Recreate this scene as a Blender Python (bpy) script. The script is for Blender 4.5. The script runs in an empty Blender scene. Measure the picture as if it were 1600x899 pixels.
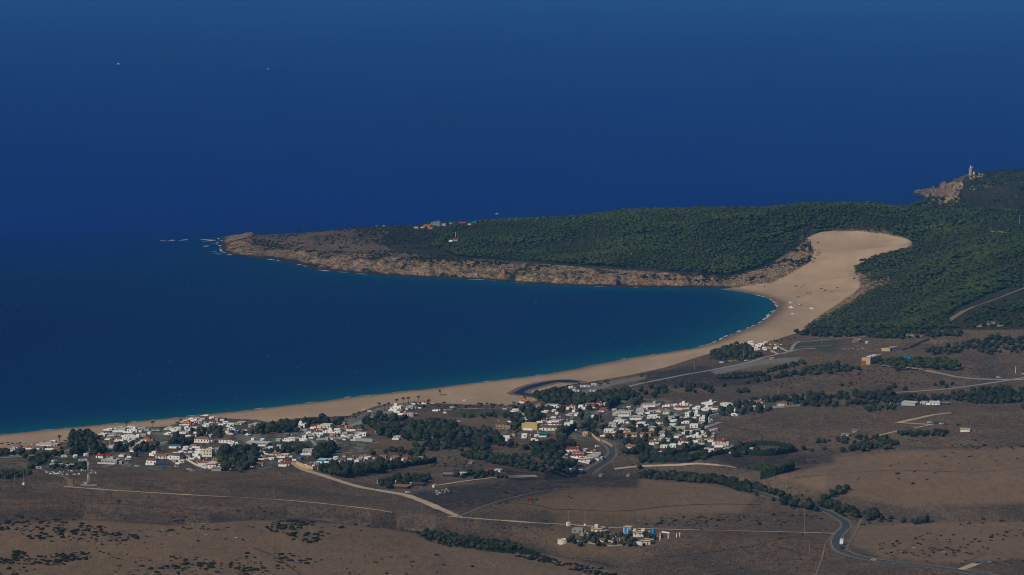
import bpy, math, random
import numpy as np
from mathutils import Vector, Matrix
random.seed(7)
RNG = np.random.default_rng(11)
C = bpy.context.scene.collection
scene = bpy.context.scene

# ------------------------------------------------------------------ camera, sky, sun, exposure
H = 500.0                     # camera height above the sea, metres
FPX = 5882.0                  # focal length in pixels of the 1600 px wide photograph
PITCH = math.atan(564.5 / FPX)
cam_d = bpy.data.cameras.new('camera')
cam_d.sensor_width = 36.0
cam_d.lens = 36.0 * FPX / 1600.0
cam_d.clip_start = 5.0
cam_d.clip_end = 200000.0
cam = bpy.data.objects.new('camera', cam_d)
C.objects.link(cam)
cam.location = (0, 0, H)
cam.rotation_euler = (math.pi / 2 - PITCH, 0, 0)
scene.camera = cam

SUN_EL = math.radians(36)
SUN_DIR = Vector((-0.80 * math.cos(SUN_EL), -0.60 * math.cos(SUN_EL), math.sin(SUN_EL)))
world = bpy.data.worlds.new("World")
scene.world = world
world.use_nodes = True
wn = world.node_tree.nodes
sky = wn.new('ShaderNodeTexSky')
sky.sky_type = 'NISHITA'
sky.sun_disc = False
sky.sun_elevation = SUN_EL
sky.sun_rotation = math.atan2(SUN_DIR.x, SUN_DIR.y)
sky.altitude = 300
sky.air_density = 1.0
sky.dust_density = 0.3
sky.ozone_density = 3.0
bg = wn['Background']
bg.inputs['Strength'].default_value = 0.05
world.node_tree.links.new(sky.outputs[0], bg.inputs['Color'])

sun_d = bpy.data.lights.new('sun', 'SUN')
sun_d.energy = 4.0
sun_d.angle = math.radians(0.53)
sun_d.color = (1.0, 0.91, 0.79)
sun = bpy.data.objects.new('sun', sun_d)
C.objects.link(sun)
sun.rotation_euler = SUN_DIR.to_track_quat('Z', 'Y').to_euler()

scene.view_settings.view_transform = 'Standard'
scene.view_settings.look = 'None'
scene.view_settings.gamma = 1.0
scene.view_settings.use_curve_mapping = False
scene.view_settings.exposure = -0.40
scene.cycles.use_denoising = True
scene.cycles.denoiser = 'OPENIMAGEDENOISE'
scene.cycles.denoising_input_passes = 'RGB_ALBEDO_NORMAL'
scene.cycles.denoising_prefilter = 'ACCURATE'
scene.cycles.pixel_filter_type = 'BLACKMAN_HARRIS'
scene.cycles.filter_width = 1.05
scene.cycles.max_bounces = 4
scene.cycles.diffuse_bounces = 2
scene.cycles.glossy_bounces = 2
scene.cycles.transmission_bounces = 2
scene.cycles.volume_bounces = 0
scene.cycles.transparent_max_bounces = 4

# ------------------------------------------------------------------ the lens model, to turn a spot in the photo into a place on the ground
CP, SP = math.cos(PITCH), math.sin(PITCH)
def ray(px, py):
    a = (np.asarray(px, float) - 800.0) / FPX
    b = (449.5 - np.asarray(py, float)) / FPX
    return a, CP + b * SP, -SP + b * CP
def at_z(px, py, z=0.0):
    dx, dy, dz = ray(px, py)
    t = (z - H) / dz
    return dx * t, dy * t
def proj(x, y, z):
    zc = y * CP - (z - H) * SP
    yc = y * SP + (z - H) * CP
    return 800.0 + FPX * x / zc, 449.5 - FPX * yc / zc

# ------------------------------------------------------------------ noise
def _lattice(seed):
    return np.random.default_rng(seed).random((256, 256))
_LATS = {}
def vnoise(x, y, seed=0):
    L = _LATS.setdefault(seed, _lattice(seed))
    xi = np.floor(x); yi = np.floor(y)
    fx = x - xi; fy = y - yi
    fx = fx * fx * (3 - 2 * fx); fy = fy * fy * (3 - 2 * fy)
    x0 = xi.astype(int) & 255; y0 = yi.astype(int) & 255
    x1 = (x0 + 1) & 255; y1 = (y0 + 1) & 255
    return (L[x0, y0] * (1 - fx) + L[x1, y0] * fx) * (1 - fy) + (L[x0, y1] * (1 - fx) + L[x1, y1] * fx) * fy
def fbm(x, y, wave, octv=4, seed=0):
    s = 0; a = 1.0; t = 0
    for k in range(octv):
        s = s + a * (vnoise(x / wave * 2 ** k + 17 * k, y / wave * 2 ** k + 31 * k, seed + k) - 0.5)
        t += a; a *= 0.5
    return s / t * 2

# ------------------------------------------------------------------ terrain control points  (photo x, photo y, height)
CPTS = """
-250 899 100;0 899 95;0 840 87;0 812 62;140 756 47;140 738 24;0 755 42;0 738 26;100 700 8;-250 720 12;-250 840 88
0 680 0;200 835 86;200 812 60;200 780 48;300 899 92;400 822 80;400 810 60;400 760 40;400 735 20;400 700 8;400 655 4;300 680 6;250 720 12
-300 708 0;200 661 0;500 628 0;560 720 14;600 735 20;600 770 36;550 822 74;550 808 54;640 834 66;640 818 52;600 899 84
700 899 84;740 850 62;700 805 48;700 760 32;700 722 17;700 680 8;700 640 4;700 605 0;800 857 58;800 845 52;800 800 46;800 760 34;800 735 22;800 700 12;800 660 7;800 620 3
900 880 66;960 893 62;1000 880 62;900 860 54;900 830 49;1000 800 46;1000 770 43;1000 757 38;1000 745 22;900 740 20;900 700 14;950 715 14;1050 660 12;1000 630 7;900 610 3;900 576 0;1000 570 2;985 560 0
1100 640 11;1100 720 20;1150 690 18;1100 765 40;1200 600 14;1200 640 17;1400 620 20;1300 650 26;1300 700 32;1500 720 45;1500 800 50;1300 770 37;1200 745 28;1100 745 24
1400 812 45;1200 850 60;1200 800 46;1400 880 62;1600 899 70;1600 830 58;1600 740 56;1600 640 34;1500 640 28;1300 800 42;1800 740 60;1800 899 74
1500 605 22;1600 590 26;1500 560 30;1360 560 24;1360 590 22;1600 530 40;1400 520 24;1300 520 13;1250 515 9;1100 560 6;1150 540 7;1200 530 8;1150 520 0;1250 580 15
1600 480 60;1500 450 56;1500 490 46;1400 470 26;1400 440 42;1340 440 26;1340 415 28;1450 415 64;1600 385 95;1800 385 100;1540 400 80;1800 500 70;1430 500 22
1450 382 58;1500 385 62;1500 335 80;1600 370 76;1600 340 88;1800 340 95;1550 360 72
1600 320 50;1600 268 85;1700 262 100;1517 270 58;1550 300 42;1480 310 18;1540 275 60;1600 300 62
1430 318 78;1350 315 90;1350 345 72;1380 362 60;1320 362 56;1430 386 46;1300 420 24;1250 455 6;1300 470 7;1280 385 42;1350 400 40;1360 440 20;1280 490 6;1330 440 18
1200 420 20;1150 425 16;1200 380 44;1200 335 76;1240 400 30;1000 425 15;1000 400 31;1000 360 50;1000 334 64;900 410 24;900 360 44;900 342 56
800 412 19;800 380 32;800 350 44;700 400 24;700 380 32;700 352 38;600 398 22;600 375 29;600 354 34;500 385 20;500 362 27;450 395 12;450 375 18;450 363 21;385 378 10;380 367 11;365 385 9
1100 425 17;1100 380 42;1100 330 72;1270 322 86;1160 440 9"""
cp = np.array([[float(v) for v in s.split()] for s in CPTS.replace('\n', ';').split(';') if s.strip()])
cx, cy = at_z(cp[:, 0], cp[:, 1], cp[:, 2])
cz = cp[:, 2]
ex = [(0, 2050, 118), (-600, 2050, 122), (600, 2050, 95), (0, 1500, 175), (-500, 1500, 180), (500, 1500, 160), (0, 900, 290), (0, 400, 400), (-300, 900, 290), (300, 900, 290),
      (900, 6900, 0), (600, 6650, 10), (1500, 7300, 20), (0, 6500, 10), (-300, 6300, 5), (300, 6550, 10)]
cx = np.append(cx, [e[0] for e in ex]); cy = np.append(cy, [e[1] for e in ex]); cz = np.append(cz, [e[2] for e in ex])
P = np.stack([cx, cy], 1) / 1000.0
def tps_phi(r2):
    return 0.5 * r2 * np.log(r2 + 1e-12)
n = len(P)
d2 = ((P[:, None] - P[None]) ** 2).sum(-1)
A = np.zeros((n + 3, n + 3))
A[:n, :n] = tps_phi(d2) + np.eye(n) * 0.0004
A[:n, n] = 1; A[:n, n + 1:] = P; A[n, :n] = 1; A[n + 1:, :n] = P.T
TW = np.linalg.solve(A, np.append(cz, [0, 0, 0]))
def tps(x, y):
    sh = x.shape; x = x.ravel() / 1000.0; y = y.ravel() / 1000.0
    out = np.empty(len(x))
    for i in range(0, len(x), 20000):
        a, b = x[i:i + 20000], y[i:i + 20000]
        r2 = (a[:, None] - P[None, :, 0]) ** 2 + (b[:, None] - P[None, :, 1]) ** 2
        out[i:i + 20000] = tps_phi(r2) @ TW[:n] + TW[n] + TW[n + 1] * a + TW[n + 2] * b
    return out.reshape(sh)

# coastline: photo positions on the water plane
COAST = """-330 712;-150 694;0 679.5;50 675;100 670;160 664;200 660;240 656;280 653;340 646.5;400 640;450 634;500 628;550 621;600 616;650 610.5;700 604;750 598;800 592;850 586;900 577;917 572.5;960 565;985 560;1010 556;1050 550;1080 545;1100 540;1120 534;1150 520;1178 510;1201 496;1213 484;1216 478;1213 472;1203 466.5;1178 460;1150 455.5;1130 451;1112 449;1100 450;1060 449.5;1000 449;950 448;875 445.5;830 443;800 441;760 438;725 435.5;700 434;650 432.5;600 431;575 429;550 426;525 424;500 421;475 415;450 411;420 406;400 403;387 401;367 398;352 393;345 386;344 378;352 371;375 368;420 367;450 365.5;500 362;560 358;620 356;720 353;800 347;900 344;1000 338;1100 335;1200 329;1300 325;1350 325;1400 327;1440 330;1475 329;1472 323;1466 319;1452 312;1440 307.5;1426 304;1424 301;1436 297.5;1462 292;1490 288;1540 282;1620 274;1750 266"""
cc = np.array([[float(v) for v in s.split()] for s in COAST.split(';')])
kx, ky = at_z(cc[:, 0], cc[:, 1], 0)
# densify + small irregularity on the rocky stretches
pts = []
for i in range(len(kx) - 1):
    L = math.hypot(kx[i + 1] - kx[i], ky[i + 1] - ky[i]); m = max(1, int(L / 18))
    rocky = ky[i] > 5080 and not (cc[i, 0] > 1130 and cc[i, 0] < 1216 and cc[i, 1] > 440)
    for k in range(m):
        t = k / m
        x = kx[i] * (1 - t) + kx[i + 1] * t; y = ky[i] * (1 - t) + ky[i + 1] * t
        if rocky:
            x += float(fbm(np.array(x), np.array(y), 40, 3, 5)) * 13; y += float(fbm(np.array(x), np.array(y), 40, 3, 9)) * 13
        else:
            y += float(fbm(np.array(x), np.array(y), 55, 2, 5)) * 3.0
        pts.append((x, y))
pts += [(kx[-1], ky[-1]), (3500, 9000), (3500, -500), (-3500, -500), (-3500, 3300)]
LAND = np.array(pts)
def inside(poly, x, y):
    c = np.zeros(x.shape, bool)
    m = len(poly)
    for i in range(m):
        x1, y1 = poly[i]; x2, y2 = poly[(i + 1) % m]
        if y1 == y2: continue
        k = ((y1 > y) != (y2 > y))
        if not k.any(): continue
        c ^= k & (x < (x2 - x1) * (y - y1) / (y2 - y1) + x1)
    return c
def coast_dist(x, y):
    sh = x.shape; x = x.ravel(); y = y.ravel(); best = np.full(len(x), 1e12)
    S = LAND[:-4]
    for i in range(len(S) - 1):
        ax, ay = S[i]; bx, by = S[i + 1]
        vx, vy = bx - ax, by - ay
        t = np.clip(((x - ax) * vx + (y - ay) * vy) / (vx * vx + vy * vy + 1e-9), 0, 1)
        dd = (x - ax - t * vx) ** 2 + (y - ay - t * vy) ** 2
        np.minimum(best, dd, out=best)
    d = np.sqrt(best)
    return np.where(inside(LAND, x, y), d, -d).reshape(sh)

# grid: columns fan out from the camera, rows are distances
U = np.concatenate([[-0.32, -0.26, -0.21, -0.18], np.linspace(-0.158, 0.158, 760), [0.18, 0.21, 0.26, 0.32]])
Y = np.concatenate([np.linspace(300, 2100, 60), np.linspace(2106, 7500, 900), [7560, 7700, 8000]])
def upsample(Uc, Yc, F):
    # bilinear from coarse to full grid
    iu = np.interp(U, Uc, np.arange(len(Uc))); iy = np.interp(Y, Yc, np.arange(len(Yc)))
    u0 = np.clip(iu.astype(int), 0, len(Uc) - 2); y0 = np.clip(iy.astype(int), 0, len(Yc) - 2)
    fu = (iu - u0)[None, :]; fy = (iy - y0)[:, None]
    a = F[np.ix_(y0, u0)]; b = F[np.ix_(y0, u0 + 1)]; c = F[np.ix_(y0 + 1, u0)]; d = F[np.ix_(y0 + 1, u0 + 1)]
    return (a * (1 - fu) + b * fu) * (1 - fy) + (c * (1 - fu) + d * fu) * fy
Uc, Yc = U[::4], Y[::3]
if Uc[-1] != U[-1]: Uc = np.append(Uc, U[-1])
if Yc[-1] != Y[-1]: Yc = np.append(Yc, Y[-1])
GYc, GXc = np.meshgrid(Yc, Uc, indexing='ij'); GXc = GXc * GYc
ZT = upsample(Uc, Yc, tps(GXc, GYc))
CD = upsample(Uc, Yc, coast_dist(GXc, GYc))
GY, GU = np.meshgrid(Y, U, indexing='ij'); GX = GU * GY
QX, QY = proj(GX, GY, np.zeros_like(GX))
CD = CD + fbm(GX, GY, 25, 3, 51) * 2.0
rocky = 1 / (1 + np.exp((QX - 1125) / 10)) / (1 + np.exp((QY - 457) / 3)) + 1 / (1 + np.exp((1385 - QX) / 10)) / (1 + np.exp((QY - 345) / 3))
rocky = np.clip(rocky, 0, 1)
ridge = 1 - np.abs(fbm(GX, GY, 34, 4, 21)) * 2
w = 45 * (1 - rocky) + 24 * rocky
_far = 1 / (1 + np.exp(-(376 - QY) / 4)) * np.clip((QX - 440) / 200, 0, 1) * (QX < 1425) + (QX >= 1425) / (1 + np.exp(-(283 - QY - (QX - 1500) * 0.0) / 4))
w = w + _far * 200
land = np.clip(ZT, 1.2, None) * (1 - np.exp(-np.clip(CD, 0, None) / w))
near_edge = np.exp(-(np.clip(CD, 0, None) / 60.0) ** 2) * np.clip(CD / 6, 0, 1)
near_edge = near_edge * np.where(QX < 1300, np.clip((QX - 365) / 110, 0.2, 1), 1)
land = land + rocky * near_edge * (ridge - 0.35) * 9.0 + rocky * near_edge * fbm(GX, GY, 14, 3, 77) * 4 + rocky * near_edge * fbm(GX, GY * .25, 11, 3, 79) * 6.5
hill = np.clip((ZT - 10) / 30, 0, 1) * (1 - rocky)
land = land + hill * (fbm(GX, GY, 260, 4, 3) * 6.5 + fbm(GX, GY, 70, 3, 13) * 2.2)
# bring the ridge lines of the headlands to their real height
def ridge_to(line, y0, y1, u0, u1, ramp_):
    global land
    a = np.array([[float(v) for v in q.split()] for q in line.split(';')])
    for it in range(7):
        QU, QV = proj(GX, GY, land); sel = (GY > y0) & (GY < y1) & (land > 2)
        sk = np.where(sel, QV, 9999).min(0); cu = 800 + (U * FPX) / CP
        have = sk < 9000; dl = np.where(have, np.interp(cu, a[:, 0], a[:, 1]) - sk, 0); dl = np.maximum(dl, -6 * np.clip((cu - u0 - 20) / 40, 0, 1)) * np.clip((cu - u0) / 45, 0, 1)
        dl = np.convolve(dl, np.ones(9) / 9, 'same') * ((cu > u0) & (cu < u1)); dl = np.convolve(dl, np.ones(5) / 5, 'same')
        W_ = np.clip((GY - y0) / ramp_, 0, 1) * (GY < y1 + 100) * np.clip(land / 8, 0, 1)
        land = np.where(land > 0, np.maximum(land - 0.8 * dl[None, :] * GY / FPX * W_, 0.6), land)
ridge_to("360 374;400 370;450 366;500 361;560 357;620 354;700 350;800 346;900 342;1000 333;1100 329;1200 327;1300 322;1350 320;1430 324;1500 334;1600 342;1700 346", 5330, 6280, 395, 1640, 150)
ridge_to("400 372;450 370;500 366;620 360;700 357;800 352;900 348;1000 340;1100 335;1200 333;1300 328;1350 326;1430 330", 6000, 6900, 395, 1425, 150)
ridge_to("1430 303;1445 297;1462 291;1480 286;1500 279;1517 271;1535 270;1560 268;1600 265;1700 262;1800 262", 6320, 7500, 1430, 1800, 60)
# crests that hide a little of the ground behind them
def crest(line, depth, up, gap, sig):
    global land
    a = np.array([[float(v) for v in q.split()] for q in line.split(';')])
    zz = []
    for (u_, v_) in a:
        dx_, dy_, dz_ = ray(u_, v_); ys_ = np.linspace(2100, 5000, 1500)
        k_ = (H + dz_ / dy_ * ys_) <= smp(land, dx_ / dy_ * ys_, ys_); zz.append(ys_[np.argmax(k_)])
    yc = np.interp(QX, a[:, 0], zz); edge = np.clip((QX - a[0, 0] + 60) / 60, 0, 1) * np.clip((a[-1, 0] + 60 - QX) / 60, 0, 1)
    land = land + edge * (up * np.exp(-((GY - yc) / (sig * .9)) ** 2) - depth * np.exp(-((GY - yc - gap) / sig) ** 2))
def smp(F, x, y):
    iu = np.interp(x / y, U, np.arange(len(U))).astype(int); iy = np.interp(y, Y, np.arange(len(Y))).astype(int); return F[iy, iu]
crest("-40 828;0 826;60 819;130 813;200 818;260 821;330 822;400 815;450 811;520 818;580 826;620 830", 30, 1.5, 140, 66)
crest("650 834;720 845;800 857;900 876;960 892", 8, 1, 95, 50)
crest("-60 764;0 762;60 758;140 755;220 764;300 775", 6, 3, 90, 50)
crest("850 754;900 749;960 746;1000 745;1060 749;1130 758;1180 769;1230 785", 20, 2, 130, 62)
crest("1180 752;1215 735;1260 715;1330 706;1400 704;1500 706", 5, 3, 90, 50)
GZ = np.where(CD > 0, np.maximum(land, 0.02 + np.clip(CD * 0.02, 0, 1)), np.maximum(CD * 0.08, -5))

def sample(F, x, y):
    x = np.asarray(x, float); y = np.asarray(y, float)
    iu = np.interp(x / np.maximum(y, 1), U, np.arange(len(U))); iy = np.interp(y, Y, np.arange(len(Y)))
    u0 = np.clip(iu.astype(int), 0, len(U) - 2); y0 = np.clip(iy.astype(int), 0, len(Y) - 2)
    fu = iu - u0; fy = iy - y0
    return (F[y0, u0] * (1 - fu) + F[y0, u0 + 1] * fu) * (1 - fy) + (F[y0 + 1, u0] * (1 - fu) + F[y0 + 1, u0 + 1] * fu) * fy
def gz(x, y): return sample(GZ, x, y)
def hit(px, py):
    """first place where the line of sight through a photo position meets the ground (x, y, z arrays)"""
    px = np.atleast_1d(np.asarray(px, float)); py = np.atleast_1d(np.asarray(py, float))
    dx, dy, dz = ray(px, py)
    ys = np.linspace(2100, 7500, 900)
    t = ys[None, :] / dy[:, None]
    X = dx[:, None] * t; Z = H + dz[:, None] * t
    G = np.maximum(sample(GZ, X, np.broadcast_to(ys, X.shape)), 0)
    below = Z <= G
    i = np.argmax(below, axis=1); i = np.where(below.any(1), np.maximum(i, 1), 899)
    r = np.arange(len(px))
    g0 = (Z - G)[r, i - 1]; g1 = (Z - G)[r, i]
    f = np.clip(g0 / np.maximum(g0 - g1, 1e-6), 0, 1)
    y = ys[i - 1] + f * (ys[i] - ys[i - 1]); x = dx / dy * y
    return x, y, gz(x, y)
def hit1(px, py):
    x, y, z = hit([px], [py]); return float(x[0]), float(y[0]), float(z[0])
def scale_at(y):             # metres per photo pixel at a distance
    return y / FPX

# ------------------------------------------------------------------ ground cover masks, traced on the ground
PXG, PYG = proj(GX, GY, GZ)
def blur(M, k=1):
    for _ in range(k):
        M = (M + np.roll(M, 1, 0) + np.roll(M, -1, 0)) / 3; M = (M + np.roll(M, 1, 1) + np.roll(M, -1, 1)) / 3
    return M
def pp(s): return [tuple(float(v) for v in a.split()) for a in s.strip().split(';') if a.strip()]
def widen(pts):
    """areas traced up to the edge of the photo carry on past it"""
    return [(a + (170 if a >= 1600 else (-170 if a <= 0 else 0)), b) for a, b in pts]
def mask(polys, k=1):
    M = np.zeros(GX.shape, bool)
    for s in polys: M |= inside(widen(pp(s)), PXG, PYG)
    return blur(M.astype(float), k)
SAND = ["-400 730;-400 640;400 600;900 540;1100 500;1130 449;1160 441;1200 436;1232 420;1258 405;1266 395;1248 386;1262 372;1285 364;1340 361;1380 364;1410 372;1430 382;1412 390;1380 398;1350 410;1336 420;1338 432;1362 438;1386 432;1395 436;1372 450;1345 462;1320 480;1290 500;1250 518;1215 530;1180 540;1130 546;1090 558;1040 574;990 585;940 594;880 603;860 622;800 634;720 632;640 628;590 634;545 650;480 652;420 660;400 656;340 654;300 656;262 666;230 668;175 672;145 682;110 690;60 694;20 700;-400 735"]
ROCK = ["340 365;375 361;398 362;396 368;380 376;400 384;440 388;480 392;520 395;560 396;600 399;650 404;740 408;800 411;870 414;940 421;1000 424;1060 428;1110 436;1150 432;1190 420;1225 402;1250 384;1262 376;1268 396;1262 415;1200 442;1130 452;1000 455;800 448;600 438;440 418;330 400",
        "1415 305;1440 294;1462 284;1490 284;1508 288;1500 300;1495 318;1470 326;1440 312", "1512 268;1530 266;1540 274;1515 280", "1340 420;1390 430;1392 440;1350 460;1300 500;1270 512;1270 500;1330 462;1345 445"]
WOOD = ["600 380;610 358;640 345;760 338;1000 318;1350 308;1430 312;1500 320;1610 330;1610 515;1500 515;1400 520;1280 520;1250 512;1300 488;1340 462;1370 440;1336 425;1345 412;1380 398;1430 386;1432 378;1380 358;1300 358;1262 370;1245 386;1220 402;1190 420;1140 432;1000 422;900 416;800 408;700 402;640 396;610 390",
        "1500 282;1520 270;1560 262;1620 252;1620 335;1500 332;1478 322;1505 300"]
DARK = ["1110 708;1200 704;1300 714;1310 722;1250 735;1150 732", "1000 585;1090 572;1180 582;1190 600;1100 606;1000 600", "640 770;860 742;1000 745;1000 762;800 785;680 800"]
OCHRE = ["700 655;760 640;810 642;806 658;780 668;740 668", "880 800;990 800;985 870;880 872;850 840", "760 790;900 762;1030 762;1060 785;980 800;860 798", "240 738;310 730;330 745;280 752", "590 690;640 684;720 690;690 705;640 715;590 708"]
PAVE = ["368 682;404 676;412 688;384 692", "530 660;560 650;600 634;640 626;655 632;620 645;575 658;545 668", "905 612;935 600;975 592;1010 586;1010 592;960 602;930 612;905 620", "1110 580;1180 562;1250 558;1250 564;1180 572;1120 586",
        "470 668;482 678;480 692;468 690", "240 676;275 674;275 680;245 682"]
GREEN = ["180 706;240 694;250 704;200 712", "410 700;440 690;500 690;490 702;430 708", "60 715;140 705;140 725;70 727", "700 652;830 648;830 642;720 640", "1235 536;1320 530;1300 552;1240 545", "1000 656;1060 656;1060 662;1000 662"]
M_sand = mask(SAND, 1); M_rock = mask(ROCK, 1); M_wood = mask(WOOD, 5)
M_dark = np.maximum(mask(DARK, 3), 0.6 * mask(["-5 802;130 797;260 804;400 800;520 803;640 815;720 829;800 842;900 862;970 884;960 890;900 874;800 855;720 843;640 830;520 816;400 813;260 820;130 811;-5 824", "840 744;900 738;1000 737;1060 740;1120 748;1120 756;1060 748;1000 744;900 747"], 3)); M_ochre = mask(OCHRE, 3); M_pave = mask(PAVE, 1); M_green = mask(GREEN, 2)
M_rock = np.clip(M_rock - M_sand * (PXG < 1262) * 0.0, 0, 1)
M_sand = M_sand * (1 - M_rock) * (1 - M_wood * 0.6)
M_wet = np.exp(-(np.clip(CD, 0, None) / 13.0) ** 2) * M_sand

_dn = M_sand * np.clip((GZ - 6) / 12, 0, 1)
_w1 = 1 - np.abs(fbm(GX * 0.8 + GY * 0.5, GY * 0.6 - GX * 0.3, 120, 3, 131)) * 2
GZ = GZ + _dn * ((_w1 - 0.5) * 10.0 + fbm(GX, GY, 45, 2, 133) * 1.2)
M_light = mask(["-5 826;130 813;260 822;400 813;520 818;640 832;720 845;800 857;900 876;960 892;980 905;-5 905", "1200 745;1260 716;1400 706;1606 690;1606 780;1500 790;1400 790;1300 770", "1330 820;1606 812;1606 860;1500 880;1380 872;1330 850", "850 756;1000 748;1130 760;1180 775;1160 800;1000 806;860 800"], 2) * 0.9
M_vill = mask(["0 716;60 690;150 676;300 652;420 664;560 664;590 690;600 735;480 735;400 732;330 738;140 730;60 735", "780 690;790 640;850 628;960 620;1100 628;1200 630;1210 640;1110 662;1110 690;1190 706;1100 712;1000 706;940 690;900 690"], 4)
# ------------------------------------------------------------------ material helpers
class NT:
    def __init__(s, name):
        s.m = bpy.data.materials.new(name); s.m.use_nodes = True
        s.t = s.m.node_tree; s.b = s.t.nodes['Principled BSDF']
    def n(s, kind, **kw):
        nd = s.t.nodes.new('ShaderNode' + kind)
        for k, v in kw.items():
            if k[0] == '_': setattr(nd, k[1:], v)
            else: s.set(nd.inputs[k.replace('_', ' ')], v)
        return nd
    def set(s, sock, v):
        if isinstance(v, bpy.types.NodeSocket): s.t.links.new(v, sock)
        elif isinstance(v, bpy.types.Node): s.t.links.new(v.outputs[0], sock)
        else: sock.default_value = v
    def col(s, c): return (c[0], c[1], c[2], 1.0)
    def mix(s, f, a, b):
        nd = s.t.nodes.new('ShaderNodeMix'); nd.data_type = 'RGBA'
        s.set(nd.inputs[0], f); s.set(nd.inputs[6], s.col(a) if isinstance(a, tuple) else a); s.set(nd.inputs[7], s.col(b) if isinstance(b, tuple) else b)
        return nd.outputs[2]
    def noise(s, scale, detail=4, vec=None, rough=0.6):
        nd = s.n('TexNoise', Scale=scale, Detail=detail, Roughness=rough)
        s.set(nd.inputs['Vector'], vec or s.pos()); return nd.outputs[0]
    def pos(s):
        if not hasattr(s, '_p'): s._p = s.t.nodes.new('ShaderNodeNewGeometry').outputs['Position']
        return s._p
    def ramp(s, v, lo, hi):
        nd = s.n('MapRange'); nd.clamp = True
        s.set(nd.inputs[0], v); nd.inputs[1].default_value = lo; nd.inputs[2].default_value = hi; return nd.outputs[0]
    def math(s, op, a, b=0.0):
        nd = s.t.nodes.new('ShaderNodeMath'); nd.operation = op
        s.set(nd.inputs[0], a); s.set(nd.inputs[1], b); return nd.outputs[0]
    def attr(s, name):
        nd = s.t.nodes.new('ShaderNodeAttribute'); nd.attribute_name = name; return nd.outputs['Fac']
    def vscale(s, v):
        nd = s.t.nodes.new('ShaderNodeVectorMath'); nd.operation = 'MULTIPLY'
        s.t.links.new(s.pos(), nd.inputs[0]); nd.inputs[1].default_value = v; return nd.outputs[0]
    def out(s, base, rough=0.9, spec=0.2, bump=None, bd=0.3, bs=1.0):
        s.set(s.b.inputs['Base Color'], s.col(base) if isinstance(base, tuple) else base)
        s.b.inputs['Roughness'].default_value = rough
        s.b.inputs['Specular IOR Level'].default_value = spec
        if bump is not None:
            nd = s.n('Bump', Strength=bs, Distance=bd); s.set(nd.inputs['Height'], bump)
            s.t.links.new(nd.outputs[0], s.b.inputs['Normal'])
        return s.m
def mesh_obj(name, verts, faces, mat, parent=None, smooth=False):
    me = bpy.data.meshes.new(name); me.from_pydata([tuple(v) for v in verts], [], faces); me.update()
    if smooth: me.polygons.foreach_set('use_smooth', [True] * len(me.polygons))
    if mat: me.materials.append(mat)
    o = bpy.data.objects.new(name, me); C.objects.link(o)
    if parent: o.parent = parent
    return o
def np_mesh(name, V, F, mat, smooth=True):
    """V (n,3), F (m,k) with k 3 or 4"""
    me = bpy.data.meshes.new(name); k = F.shape[1]
    me.vertices.add(len(V)); me.vertices.foreach_set('co', np.ascontiguousarray(V, dtype=np.float32).ravel())
    me.loops.add(F.size); me.loops.foreach_set('vertex_index', np.ascontiguousarray(F, dtype=np.int32).ravel())
    me.polygons.add(len(F)); me.polygons.foreach_set('loop_start', np.arange(0, F.size, k, dtype=np.int32))
    me.polygons.foreach_set('loop_total', np.full(len(F), k, dtype=np.int32))
    me.polygons.foreach_set('use_smooth', np.full(len(F), smooth, dtype=bool))
    me.update(calc_edges=True); me.validate()
    if mat: me.materials.append(mat)
    return me
def link(name, me, parent=None):
    o = bpy.data.objects.new(name, me); C.objects.link(o)
    if parent: o.parent = parent
    return o
def tag(o, label=None, cat=None, group=None, kind=None):
    if label: o['label'] = label
    if cat: o['category'] = cat
    if group: o['group'] = group
    if kind: o['kind'] = kind
    return o
def empty(name, loc, rz=0.0, label=None, cat=None, group=None):
    o = bpy.data.objects.new(name, None); C.objects.link(o); o.location = loc; o.rotation_euler = (0, 0, rz)
    o.empty_display_size = 1.0
    return tag(o, label, cat, group)

# ------------------------------------------------------------------ ground
g = NT('ground')
n1 = g.noise(0.004, 5); n2 = g.noise(0.03, 5, vec=g.vscale((1, .5, 1))); n3 = g.noise(0.16, 6, rough=0.75, vec=g.vscale((1, .4, 1))); n4 = g.noise(0.8, 4, rough=0.8, vec=g.vscale((1, .35, 1)))
soil = g.mix(g.ramp(n1, 0.42, 0.58), (0.142, 0.086, 0.053), (0.088, 0.067, 0.051))
soil = g.mix(g.ramp(n2, 0.45, 0.66), soil, (0.165, 0.105, 0.062))
n6 = g.noise(0.011, 6, rough=.65, vec=g.vscale((1, .6, 1)))
soil = g.mix(g.math('MULTIPLY', g.ramp(n6, 0.54, 0.60), 0.65), soil, (0.175, 0.125, 0.082))
soil = g.mix(g.math('MULTIPLY', g.ramp(n6, 0.44, 0.38), 0.7), soil, (0.062, 0.050, 0.040))
n5 = g.noise(0.45, 3, rough=.8, vec=g.vscale((1, .3, 1)))
soil = g.mix(g.ramp(n5, 0.54, 0.61), soil, (0.034, 0.027, 0.019))
soil = g.mix(g.ramp(n3, 0.50, 0.66), soil, (0.050, 0.040, 0.027))
soil = g.mix(g.math('MULTIPLY', g.ramp(n4, 0.52, 0.66), 0.9), soil, (0.23, 0.18, 0.125))
vor = g.n('TexVoronoi', Scale=0.16, Randomness=1.0); g.set(vor.inputs['Vector'], g.pos())
stone = g.math('MULTIPLY', g.ramp(vor.outputs['Distance'], 0.13, 0.08), g.ramp(g.noise(0.012, 3), 0.52, 0.60))
soil = g.mix(stone, soil, (0.34, 0.31, 0.27))
soil = g.mix(g.math('MULTIPLY', g.attr('light'), g.ramp(n3, 0.2, 0.6)), soil, (0.235, 0.155, 0.095))
soil = g.mix(g.math('MULTIPLY', g.attr('dark'), g.ramp(n3, 0.25, 0.55)), soil, (0.042, 0.034, 0.032))
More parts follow.
